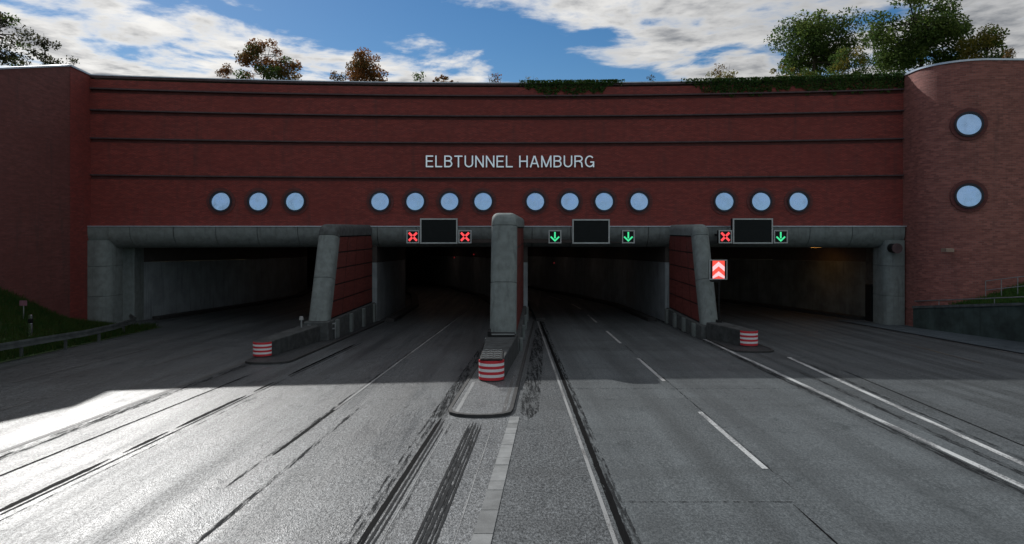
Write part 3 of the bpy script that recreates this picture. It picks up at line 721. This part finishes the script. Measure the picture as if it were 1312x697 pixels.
pc, cxc = pier('tallest rounded concrete pier standing in the middle, between red crosses and green arrows', -.41, 29.6, 30.7, .045, 1.16, -.27, 5.32, 6, 5, 1, 4, M_CONC)
pr, cxr = pier('leaning concrete pier with red brick panels left of the chevron sign', 10.22, 35.0, 36.7, 0.0, .86, -.35, 4.84, 4, 5, 1, 4, M_CONC)

# ---------------------------------------------------------------- crash barriers with striped noses
def barrier(label, xn, yn, yb, h, wd, ht, top_grid=False, bollard=True, wb=None):
    g = thing('crash_barrier', (xn, yn, road_z(yn)), label, 'barrier', 'striped crash barriers before the piers')
    cx_ = lambda y: xn+h*(y-yn); hw = wd/2; wb = wb or hw; base = .08
    def outline(k, ext=0.0):
        o = [(cx_(yb)+wb, yb), (xn+hw+ext, yn+hw)]
        pts = []
        for i in range(13):
            t = math.pi*i/12; pts.append((xn+math.cos(t)*(hw+ext), yn+hw-math.sin(t)*(hw+ext)*.8))
        return pts
    body = [(cx_(yb)+wb, yb)]+outline(0)+[(cx_(yb)-wb, yb)]
    MB().prism(body[::-1], lambda x, y: road_z(y)+base-.03, lambda x, y: road_z(yn)*.35+road_z(y)*.65+base+ht+(.015*(y-yn))).ob('body', M_BARR, g, bevel=.04)
    A = outline(0, .02); n = len(A); m_ = 7
    z0 = road_z(yn)+base+.03; z1 = road_z(yn)+base+ht-.02
    for k in range(m_):
        za, zb_ = z0+(z1-z0)*k/m_, z0+(z1-z0)*(k+1)/m_-.002
        B = outline(0, -.03)
        vs = [(x, y, za) for x, y in A]+[(x, y, zb_) for x, y in A]+[(x, y, zb_) for x, y in B]+[(x, y, za) for x, y in B]
        fs = [(q*n+i, q*n+i+1, ((q+1) % 4)*n+i+1, ((q+1) % 4)*n+i) for q in range(4) for i in range(n-1)]+[(0, n, 2*n, 3*n), (n-1, 4*n-1, 3*n-1, 2*n-1)]
        fs = [f[::-1] for f in fs]
        smooth_angle(newobj('stripe', vs, fs, M_RED if k % 2 == 0 else M_WHITE, g), 40)
    if top_grid:
        zt = road_z(yn)*.35+base+ht+.05
        fz = lambda y: road_z(yn)*.35+road_z(y)*.65+base+ht+.015*(y-yn)
        gr = MB().box(xn-hw+.04, xn+hw-.04, yn+.1, yn+1.9, fz(yn+1)+.0, fz(yn+1)+.05).ob('tread_plate', M_BLACK, g)
        for i in range(5):
            mb = MB(); y = yn+.2+i*.36; zz = fz(yn+1)+.075
            for k in range(5):
                xa = xn-hw+.08+k*(wd-.16)/5; xb = xa+(wd-.16)/5
                mb.bar((xa, y+(k % 2)*.14, zz), (xb, y+((k+1) % 2)*.14, zz), .025, .02)
            mb.ob('wire', M_GREYM, gr)
    return g
barrier('low barrier with striped nose in front of the left leaning pier', -10.55, 28.5, 33.75, .11, .74, .62, wb=.5)
barrier('low barrier with large striped nose and wire top in front of the middle pier', -.71, 23.2, 29.4, .05, .84, .72, True, wb=.66)
barrier('low barrier with striped nose in front of the right leaning pier', 11.1, 31.6, 34.75, -.23, .78, .72, wb=.5)
def bollard(x, y, zb, ht, label):
    g = thing('bollard', (x, y, zb), label, 'bollard')
    MB().tube((x, y, zb), (x, y, zb+ht*.7), .05).ob('post', M_STEEL, g); MB().tube((x, y, zb+ht*.7), (x, y, zb+ht), .11, .08, 12).ob('head', M_CONCL, g)
xx = (386-656)/875*33; bollard(xx, 33.0, road_z(33)+.8, .55, 'short pale capped post behind the left striped barrier')
mb = MB(); g = thing('hazard_box', (-.5, 29.0, -.2), 'black box at the foot of the middle pier above the barrier', 'box')
MB().box(-.95, .12, 28.55, 29.3, -.86+.72, -.86+1.02).ob('body', M_BLACK, g, bevel=.02); MB().box(-1.02, -.9, 28.5, 29.3, -.14, .30).ob('side_plate', M_BLACK, g)
MB().bar((-.85, 28.5, .19), (.1, 28.5, .19), .05, .05).ob('rail', M_STEEL, g)
# rail at the left pier foot
g = thing('foot_rail', (-9.1, 34, -1), 'two low steel rails at the foot of the left leaning pier', 'railing')
for zz in (-.45, -.2): MB().bar((-10.1, 33.8, zz), (-8.95, 34.6, zz), .05, .06).ob('rail', M_STEEL, g)
for xx, yy in ((-10.1, 33.8), (-8.95, 34.6)): MB().bar((xx, yy, road_z(yy)), (xx, yy, -.15), .06, .06, (0, 1, 0)).ob('post', M_STEEL, g)

# ---------------------------------------------------------------- lane signals and message boards
YS = 40.4
def P(px, py, d): return ((px-656)/875*d, EYE-(py-293)/875*d)
def frame_box(g, x0, x1, z0, z1, y, face, fw=.06, dep=.35):
    MB().box(x0, x1, y, y+dep, z0, z1).ob('housing', M_BLACK, g, bevel=.015)
    MB().box(x0+fw*.5, x1-fw*.5, y-.012, y-.002, z0+fw*.5, z1-fw*.5).ob('face', face, g)
    mb = MB()
    mb.box(x0-.01, x1+.01, y-.05, y+.02, z1-fw, z1+.01).box(x0-.01, x1+.01, y-.05, y+.02, z0-.01, z0+fw)
    mb.box(x0-.01, x0+fw, y-.048, y+.02, z0+fw, z1-fw).box(x1-fw, x1+.01, y-.048, y+.02, z0+fw, z1-fw)
    mb.ob('frame', M_GREYM, g)
    xm = (x0+x1)/2
    MB().bar((xm, y+dep, (z0+z1)/2), (xm, fy(xm)-.38, min((z0+z1)/2+.1, 4.6)), .12, .12).ob('bracket', M_BLACK, g)
def cross(px0, px1, label):
    (x0, z1), (x1, z0) = P(px0, 295, YS), P(px1, 311.5, YS)
    g = thing('lane_signal', ((x0+x1)/2, YS, z0), label, 'signal', 'lane signals over the tunnel mouths')
    frame_box(g, x0, x1, z0, z1, YS, M_BLACK)
    cx_, cz = (x0+x1)/2, (z0+z1)/2; r0, r1 = .06, .30; mb = MB()
    for k in range(4):
        a = math.pi/4+k*math.pi/2; dx_, dz_ = math.cos(a), math.sin(a)
        mb.bar((cx_+dx_*r0, YS-.03, cz+dz_*r0), (cx_+dx_*r1*1.12, YS-.03, cz+dz_*r1*1.12), .13, .02, (0, 1, 0))
    mb.ob('red_cross', E_RED, g)
def arrow(px0, px1, label):
    (x0, z1), (x1, z0) = P(px0, 295, YS), P(px1, 311.5, YS)
    g = thing('lane_signal', ((x0+x1)/2, YS, z0), label, 'signal', 'lane signals over the tunnel mouths')
    frame_box(g, x0, x1, z0, z1, YS, M_BLACK)
    cx_, cz = (x0+x1)/2, (z0+z1)/2
    mb = MB(); mb.bar((cx_, YS-.03, cz+.28), (cx_, YS-.03, cz-.10), .085, .02, (0, 1, 0))
    for s in (-1, 1): mb.bar((cx_+s*.25, YS-.03, cz-.0), (cx_-s*.02, YS-.03, cz-.26), .085, .021+.001*s, (0, 1, 0))
    mb.ob('green_arrow', E_GREEN, g)
def board(px0, px1, py0, label):
    (x0, z1), (x1, z0) = P(px0, py0, YS), P(px1, 312, YS)
    g = thing('message_board', ((x0+x1)/2, YS, z0), label, 'sign', 'blank message boards over the tunnel mouths')
    frame_box(g, x0, x1, z0, z1, YS, M_SCREEN, .07, .4)
board(538.5, 586, 280, 'blank dark message board between the two red crosses'); board(733.5, 781, 281, 'blank dark message board between the two green arrows'); board(939, 990, 280, 'blank dark message board between a red cross and a green arrow')
cross(521, 537, 'red cross lane signal on the far left, left of its message board'); cross(587.5, 604, 'red cross lane signal nearest the tall middle pier'); cross(921, 937.5, 'red cross lane signal directly above the chevron sign')
arrow(703, 719, 'green down arrow lane signal nearest the tall middle pier'); arrow(797, 813, 'green down arrow lane signal just left of the right leaning pier'); arrow(991.5, 1009, 'green down arrow lane signal farthest right over the right tunnel mouth')
# chevron sign
d = 34.6; (x0, z1), (x1, z0) = P(909, 333, d), P(931.5, 358, d)
g = thing('chevron_sign', (x0+.5, d, -1.04), 'lit red and white chevron sign on a post beside the right leaning pier', 'sign')
MB().box(x0, x1, d, d+.14, z0, z1).ob('housing', M_BLACK, g, bevel=.01)
mb = MB(); t = .04
mb.box(x0-.01, x1+.01, d-.04, d+.02, z1-t, z1+.01).box(x0-.01, x1+.01, d-.04, d+.02, z0-.01, z0+t).box(x0-.01, x0+t, d-.038, d+.02, z0+t, z1-t).box(x1-t, x1+.01, d-.038, d+.02, z0+t, z1-t)
mb.ob('frame', M_GREYM, g)
a0, a1 = x0+.16, x1-.12; xm = (a0+a1)/2; hh = z1-z0-2*t; zb = z0+t
def chev(b0, b1, mat, yy, nm):
    cl = lambda z: max(zb, min(zb+hh, z)); rise = .26
    poly = [(a0, b0), (xm, b0+rise), (a1, b0), (a1, b1), (xm, b1+rise), (a0, b1)]
    n = 6; vs = [(x, yy, cl(z)) for x, z in poly]
    newobj(nm, vs, [(0, 1, 4, 5), (1, 2, 3, 4)], mat, g)
MB().box(a0, a1, d-.012, d-.002, zb, zb+hh).ob('red_field', E_CHR, g)
chev(zb-.12, zb+.12, E_CHW, d-.016, 'white_chevron'); chev(zb+.36, zb+.60, E_CHW, d-.016, 'white_chevron')
xp = (922-656)/875*d
MB().tube((xp, d+.1, road_z(d)+.1), (xp, d+.1, z0+.02), .045).ob('post', M_BLACK, g); MB().box(xp-.35, xp+.1, d+.06, d+.5, z0-.14, z0-.06).ob('bracket', M_BLACK, g)
MB().box(xp-.12, xp+.12, d, d+.25, road_z(d)+.72, road_z(d)+1.0).ob('junction_box', M_BLACK, g)

# ---------------------------------------------------------------- banks, guard rail, retaining wall
def bankz(x, y):
    t = max(0.0, min(1.0, (-20.9-x)/4.1)); top = 1.47-.456*max(-10, y-33.4)
    r0 = road_z(y)+.02
    return r0+max(0.0, top-r0)*t**1.2+.10*math.sin(x*1.7+y*.9)*t
xs = [-25.1+i*.45 for i in range(10)]+[-20.6]
struct(sheet('grass_bank', xs, [4+i*1.0 for i in range(36)]+[40.4], bankz, M_GRASSG))
def blades(name, region, n, hmin, hmax, zf, mat, seed, wid=.03):
    r = random.Random(seed); vs, fs = [], []
    for i in range(n):
        x, y = region(r); z = zf(x, y)-.02; h = r.uniform(hmin, hmax); a = r.uniform(0, 6.28); w_ = wid*r.uniform(.6, 1.4)
        lx, ly = math.cos(a+1.3)*h*r.uniform(.1, .6), math.sin(a+1.3)*h*r.uniform(.1, .6); k = len(vs)
        vs += [(x-math.cos(a)*w_, y-math.sin(a)*w_, z), (x+math.cos(a)*w_, y+math.sin(a)*w_, z), (x+lx, y+ly, z+h)]; fs.append((k, k+1, k+2))
    me = bpy.data.meshes.new(name); me.from_pydata(vs, [], fs); me.materials.append(mat)
    o = bpy.data.objects.new(name, me); COL.objects.link(o); return stuff(o)
def reg_l(r): return r.uniform(-24.95, -20.7), r.uniform(24, 40)
o = blades('bank_grass', reg_l, 26000, .10, .42, bankz, M_GRASS, 5, .025); tag(o, 'dark green grass on the bank left of the road', 'grass')
M_RAIL = simple('weathered_rail', (.10, .115, .115), .7, .3, var=.3)
gr = thing('guard_rail', (-20.4, 30, -1), 'weathered steel guard rail along the grass bank on the left', 'guard rail')
gp = [(-20.9, 20), (-20.8, 27.7), (-20.2, 32.5), (-20.4, 35), (-21.2, 38.5), (-22.6, 40.4)]
for i in range(len(gp)-1):
    a, b_ = gp[i], gp[i+1]
    za, zb = road_z(a[1])+.62, road_z(b_[1])+.62
    mb = MB()
    for dz_, dy_ in ((-.10, 0), (0, .04), (.10, 0)): mb.bar((a[0]-dy_, a[1], za+dz_), (b_[0]-dy_, b_[1], zb+dz_), .05, .095)
    mb.ob('rail', M_RAIL, gr)
    k = max(1, int(math.dist(a, b_)/2.0))
    for j in range(k):
        t = (j+.5)/k; x, y = a[0]+(b_[0]-a[0])*t-.12, a[1]+(b_[1]-a[1])*t
        MB().box(x-.05, x+.05, y-.05, y+.05, road_z(y)-.05, road_z(y)+.68).ob('post', M_RAIL, gr)
d = 31; x, z = P(39, 434, d); g = thing('delineator_post', (x, d, road_z(d)), 'white roadside marker post with black band on the left bank', 'post')
zb = bankz(x, d)
MB().box(x-.07, x+.07, d-.06, d+.06, zb-.1, zb+.62).ob('post', M_LETTER, g, bevel=.02); MB().box(x-.075, x+.075, d-.065, d+.065, zb+.62, zb+.8).ob('band', M_BLACK, g); MB().box(x-.07, x+.07, d-.06, d+.06, zb+.8, zb+1.0).ob('tip', M_LETTER, g, bevel=.02)
d = 32; x, z = P(30, 411, d); zb = bankz(x, d); g = thing('small_sign', (x, d, zb), 'small dull red and white plate on a stick among the bank grass', 'sign')
MB().tube((x, d, zb-.1), (x, d, zb+.75), .025).ob('post', M_STEEL, g); MB().box(x-.17, x+.17, d-.04, d-.01, zb+.62, zb+.86).ob('plate', simple('plate_violet', (.25, .12, .16), .6), g)

rw = thing('retaining_wall', (24.8, 36, -1), 'low dark mossy retaining wall right of the right tunnel mouth', 'wall')
M_MOSSW = simple('mossy_concrete', (.040, .060, .055), .85, var=.45, scale=1.1, bump=.4, streak=.6)
rp = [(26.6, 12), (25.6, 25), (25.0, 33.3), (24.2, 36.6), (23.32, 39.7)]
def rwx(y):
    for (xa, ya), (xb, yb_) in zip(rp, rp[1:]):
        if y <= yb_: return xa+(xb-xa)*max(0, y-ya)/(yb_-ya)
    return rp[-1][0]
rtop = lambda x, y: 1.0+(33.3-y)*(.14 if y > 33.3 else .09) if y > 20 else 2.2
# faces then coping
path_wall('face', rp, lambda x, y: road_z(y)-.1, lambda x, y: rtop(x, y)-.14, -.35, M_MOSSW, rw)
path_wall('coping', [(x-.06, y) for x, y in rp], lambda x, y: rtop(x, y)-.135, lambda x, y: rtop(x, y), -.5, M_CONCD, rw)
hr = thing('hand_rail', (24.7, 36, .6), 'pale steel handrail on top of the low mossy retaining wall', 'railing')
for i in range(4):
    (xa, ya), (xb, yb_) = rp[i], rp[i+1]
    MB().tube((xa+.1, ya, rtop(xa, ya)+.28), (xb+.1, yb_, rtop(xb, yb_)+.28), .03).ob('rail', M_STEEL, hr)
    k = int(math.dist(rp[i], rp[i+1])/2)
    for j in range(k):
        t = (j+.5)/k; x, y = xa+(xb-xa)*t+.1, ya+(yb_-ya)*t; z = rtop(x, y)
        MB().tube((x, y, z-.05), (x, y, z+.28), .02).ob('post', M_STEEL, hr)
def rbz(x, y):
    b0 = rwx(y); t = max(0, min(1, (x-b0-.3)/4.5)); z0 = rtop(x, y)-.12
    return z0+t*1.5
vs = []; ys = [12+i*1.5 for i in range(21)]
struct(newobj('grass_bank', [(rwx(y)+.25+s, y, rbz(rwx(y)+.25+s, y)) for y in ys for s in (0, .8, 1.6, 3, 4.5, 8, 20)],
              [(j*7+i, j*7+i+1, (j+1)*7+i+1, (j+1)*7+i) for j in range(len(ys)-1) for i in range(6)], M_GRASSG))
def reg_r(r):
    y = r.uniform(28, 38); return rwx(y)+.5+r.random()**1.3*6, y
o = blades('bank_grass', reg_r, 14000, .08, .34, rbz, M_GRASSB, 6, .03); tag(o, 'green grass on the raised bank at the foot of the brick tower', 'grass')
fr = thing('bank_railing', (26.4, 35, 1), 'thin steel mesh railing climbing the grass in front of the brick tower', 'railing')
fp = [(25.6, 36.9), (26.3, 35.5), (27.2, 33.5), (28.2, 31)]
zt = lambda x, y: rbz(x, y)
for i in range(3):
    a, b_ = fp[i], fp[i+1]
    for hh in (1.0, .5): MB().tube((*a, zt(*a)+hh), (*b_, zt(*b_)+hh), .022).ob('rail', M_STEEL, fr)
    for t in (0, .5): x, y = a[0]+(b_[0]-a[0])*t, a[1]+(b_[1]-a[1])*t; MB().tube((x, y, zt(x, y)-.1), (x, y, zt(x, y)+1.0), .022).ob('post', M_STEEL, fr)

# ---------------------------------------------------------------- embankment over the tunnels, trees, ivy
ZE = 13.45
MB().add([(-300, 44.3, ZE), (-60, 44.3, ZE), (60, 44.3, ZE), (300, 44.3, ZE), (300, 400, ZE), (-300, 400, ZE), (-300, 44.3, -8), (300, 44.3, 5.6), (300, 400, -8), (-300, 400, -8), (300, 44.3, -8)],
         [(0, 1, 2, 3, 4, 5), (3, 10, 8, 4), (4, 8, 9, 5), (5, 9, 6, 0)])
struct(MB().add([(-300, 44.2, ZE), (300, 44.2, ZE), (300, 400, ZE), (-300, 400, ZE), (-300, 400, -8), (300, 400, -8), (-300, 44.2, -8), (300, 44.2, -8)],
                [(0, 1, 2, 3), (3, 2, 5, 4), (0, 3, 4, 6), (1, 7, 5, 2)]).ob('embankment', M_GRASSG))
# ground flanking the cutting, out of view behind the walls
struct(MB().box(-300, -30, 44.0, 44.15, -2, ZE-.01).ob('bank_face', M_GRASSG)); struct(MB().box(32, 300, 43.9, 44.15, -2, ZE-.01).ob('bank_face', M_GRASSG))

def leaf_mesh(name, centers, size, mat, rng, parent):
    n = len(centers); c = np.array(centers)
    a = rng.normal(size=(n, 3)); a /= np.linalg.norm(a, axis=1)[:, None]
    t = rng.normal(size=(n, 3)); t -= (t*a).sum(1)[:, None]*a; t /= np.linalg.norm(t, axis=1)[:, None]
    s_ = np.cross(a, t); L_ = size*rng.uniform(.6, 1.35, (n, 1))
    v = np.stack([c-t*L_*.5, c+s_*L_*.32-t*L_*.05, c+t*L_*.5, c-s_*L_*.32-t*L_*.05], 1).reshape(-1, 3)
    me = bpy.data.meshes.new(name); me.vertices.add(4*n); me.vertices.foreach_set('co', v.astype(np.float32).ravel())
    me.loops.add(4*n); me.loops.foreach_set('vertex_index', np.arange(4*n, dtype=np.int32))
    me.polygons.add(n); me.polygons.foreach_set('loop_start', np.arange(0, 4*n, 4, dtype=np.int32)); me.polygons.foreach_set('loop_total', np.full(n, 4, np.int32))
    me.update(calc_edges=True); me.validate(); me.materials.append(mat)
    o = bpy.data.objects.new(name, me); COL.objects.link(o); attach(o, parent); return o
def tree(name, label, px0, px1, py0, py1, d, mats, nleaf, lsize, seed, sparse=0.0, cat='tree', nclump=26, group='trees and shrubs above the portal', flat=.75, stems=1, trunk=.16, csz=1.0):
    """crown fills the pixel box at distance d; the trunk stands on the embankment"""
    r = random.Random(seed); rng = np.random.default_rng(seed)
    x0, x1 = (px0-656)/875*d, (px1-656)/875*d; z1, z0 = EYE+(293-py0)/875*d, EYE+(293-py1)/875*d
    z0 = max(z0, ZE+.05); xc = (x0+x1)/2; zc = (z0+z1)/2; rx, rzz = (x1-x0)/2, (z1-z0)/2; ry = rx*flat
    t = thing(name, (xc, d, ZE), label, cat, group)
    tk = MB(); tips = []
    clumps = []
    for i in range(nclump):
        for _ in range(30):
            p = Vector((r.uniform(-1, 1), r.uniform(-1, 1), r.uniform(-1, 1)))
            top = 1.0-.34*max(0, p.z)**1.5
            if p.x**2/top**2+p.y**2/top**2 < 1 and (p.z < .2 or (p.x**2+p.y**2+p.z**2) < 1): break
        clumps.append((Vector((xc+p.x*rx*.88, d+p.y*ry*.88, zc+p.z*rzz*.90)), r.uniform(.45, 1.25)))
    for s_ in range(stems):
        bx = xc+(s_-(stems-1)/2)*rx*.35; base = Vector((bx, d, ZE-.1)); hub = Vector((bx+r.uniform(-.1, .1)*rx, d, max(z0+rzz*.35, ZE+.3)))
        mid = (base+hub)/2+Vector((r.uniform(-.06, .06)*rx, 0, 0))
        tk.tube(base, mid, trunk, trunk*.8); tk.tube(mid, hub, trunk*.8, trunk*.6)
        top = Vector((bx+r.uniform(-.2, .2)*rx, d, z1-rzz*.25)); tk.tube(hub, top, trunk*.6, trunk*.14, 6)
        for (c, q) in clumps[s_::stems]:
            k = r.uniform(0, .75); st = hub.lerp(top, k) if c.z > hub.z else hub
            mm = st.lerp(c, .5)+Vector((r.uniform(-.1, .1), r.uniform(-.1, .1), r.uniform(0, .12)))*rx*.5
            tk.tube(st, mm, trunk*.3, trunk*.18, 5); tk.tube(mm, c, trunk*.18, trunk*.05, 5)
    tk.ob('trunk', M_BARK, t)
    per = {}
    base_r = csz*min(rx, rzz)*1.25/(nclump**.33)
    tot = sum(q**2 for _, q in clumps)
    for i, (c, q) in enumerate(clumps):
        k = max(6, int(nleaf*q*q/tot)); g_ = rng.normal(size=(k, 3)); g_ /= np.linalg.norm(g_, axis=1)[:, None]
        g_ *= (rng.random((k, 1))**.42)*base_r*q*1.15; g_[:, 2] *= .8
        per.setdefault(i % len(mats), []).append(g_+np.array(c))
    for mi, ls in per.items():
        leaf_mesh('crown', np.concatenate(ls), lsize, mats[mi], rng, t)
    return t
tree('leafy_tree', 'sparse dusky tree at the far left behind the wing wall', -45, 40, 14, 88, 50, [M_LP, M_LP, M_LD], 3200, .20, 11, nclump=26, csz=.8)
tree('leafy_tree', 'thin upright dusky sapling second from the left, above the wing wall', 42, 76, 36, 88, 49, [M_LP], 900, .17, 12, nclump=13, trunk=.06, csz=.8)
tree('small_shrub', 'tiny twig shrub just right of the wing wall corner', 84, 104, 72, 88, 44.6, [M_LP], 150, .11, 13, cat='shrub', nclump=7, trunk=.02)
tree('leafy_tree', 'rounded russet and dark green tree above the three left portholes', 303, 388, 54, 104, 52, [M_LB, M_LD, M_LR], 6500, .16, 14, nclump=34, stems=2, trunk=.09)
tree('small_shrub', 'low russet shrub left of the rounded russet tree', 272, 304, 84, 100, 50, [M_LR, M_LB], 600, .13, 15, cat='shrub', nclump=10, trunk=.04)
tree('leafy_tree', 'upright reddish brown autumn tree left of centre above the wall', 441, 502, 59, 107, 52, [M_LR, M_LB, M_LR], 4600, .16, 16, nclump=30, stems=2, trunk=.07)
tree('small_shrub', 'low brown shrub left of the upright reddish tree', 420, 444, 92, 107, 50, [M_LB], 500, .12, 17, cat='shrub', nclump=8, trunk=.03)
tree('small_shrub', 'small dark sprout on the wall top right of the reddish tree', 528, 546, 93, 108, 47, [M_LD], 160, .13, 18, cat='shrub', nclump=6, trunk=.025)
tree('small_shrub', 'low wide brown shrub over the start of the lettering', 548, 594, 98, 109, 48, [M_LB, M_LR], 700, .11, 19, cat='shrub', nclump=12, trunk=.02)
tree('small_shrub', 'reddish sprig on the wall edge above the middle of the lettering', 614, 640, 92, 109, 46, [M_LR, M_LP], 220, .11, 20, cat='shrub', nclump=8, trunk=.02)
tree('small_shrub', 'thin grassy sprig at the left end of the middle ivy', 672, 694, 94, 109, 45.5, [M_LY], 130, .12, 21, cat='shrub', nclump=6, trunk=.015)
tree('small_shrub', 'tiny dark sprout between the two ivy patches', 826, 842, 96, 108, 45, [M_LP], 110, .10, 22, cat='shrub', nclump=5, trunk=.015)
tree('small_shrub', 'airy yellowish shrub at the left end of the right ivy', 904, 957, 78, 106, 46, [M_LY, M_LB], 650, .12, 23, cat='shrub', nclump=13, trunk=.025, csz=.8)
tree('leafy_tree', 'tall green tree with an open crown, left of the densest tree', 994, 1100, 5, 96, 58, [M_LG, M_LD, M_LD], 13500, .22, 24, nclump=58, trunk=.20, csz=1.0)
tree('leafy_tree', 'largest dense dark green tree beside the brick tower', 1106, 1242, -14, 88, 60, [M_LD, M_LG, M_LD], 21000, .23, 25, nclump=80, trunk=.26, csz=1.1)
tree('leafy_tree', 'yellow green tree at the far right behind the brick tower', 1236, 1292, 30, 84, 56, [M_LG, M_LY], 4600, .19, 26, nclump=24, trunk=.10)
tree('small_shrub', 'bushy yellow green shrub between the two tall green trees', 1058, 1122, 58, 102, 52, [M_LY, M_LG, M_LD], 3000, .14, 27, cat='shrub', nclump=22, trunk=.05)
tree('small_shrub', 'low green shrub at the foot of the open crowned tree', 985, 1050, 82, 104, 50, [M_LG, M_LY], 1600, .13, 28, cat='shrub', nclump=18, trunk=.04)
tree('small_shrub', 'small brownish shrub at the far right edge above the tower', 1284, 1306, 62, 78, 52, [M_LB], 350, .12, 29, cat='shrub', nclump=8, trunk=.03)
vn = tag(MB().tube((23.4*46/46.5*1.13, 46.5, ZE-.1), (23.4*46/46.5*1.13, 46.5, ZE+1.0), .14, .14, 12).tube((26.44*1.0, 46.5, ZE+1.0), (26.44, 46.5, ZE+1.12), .2, .2, 12).ob('vent_pipe', M_ZINC), 'short grey vent pipe on the wall top beside the brick tower', 'pipe')
def ivy(label, px0, px1, n, seed, prof_):
    r = random.Random(seed); rng = np.random.default_rng(seed); cs = []
    while len(cs) < n:
        px = r.uniform(px0, px1); t = (px-px0)/(px1-px0); dep = prof_(t, px)
        x = (px-656)/875*42.0; x = (px-656)/875*fy(x)
        if r.random() > min(1, t*6+.03, ((1-t)*6+.03) if px1 < 1000 else 1): continue
        q = r.random()**1.4
        z = ZT+.12-q*(dep+.12)
        if r.random() < .18: cs.append((x, fy(x)+r.uniform(.0, .9), ZT+r.uniform(0, .10))); continue
        cs.append((x, fy(x)-.09-r.random()*.08-.09*(q < .3), z))
    g_ = thing('ivy', ((px0+px1)/2/875*42-31, 42, ZT-1), label, 'ivy', 'ivy hanging from the wall top')
    stuff(leaf_mesh('foliage', cs, .13, M_IVY, rng, g_))
    mb = MB()
    for i in range(int((px1-px0)/8)):
        px = px0+8*i+r.uniform(0, 6); x = (px-656)/875*42.5; dd = prof_((px-px0)/(px1-px0), px)*.8
        mb.bar((x, fy(x)-.19, ZT), (x+r.uniform(-.15, .15), fy(x)-.13, ZT-dd), .02, .02, (0, 1, 0))
    stuff(mb.ob('stems', M_BARK, g_))
wob = lambda px: .14*math.sin(px*.19)+.10*math.sin(px*.53+1)
ivy('dark ivy patch hanging over the wall top above the lettering end', 664, 800, 4200, 51, lambda t, px: max(.08, (.72*min(1, t*5, (1-t)*3)+wob(px))))
ivy('long dark ivy curtain along the right part of the wall top', 872, 1160, 11000, 52, lambda t, px: max(.1, (.86*min(1, t*7)-.25*(.4 < t < .55)+wob(px))))
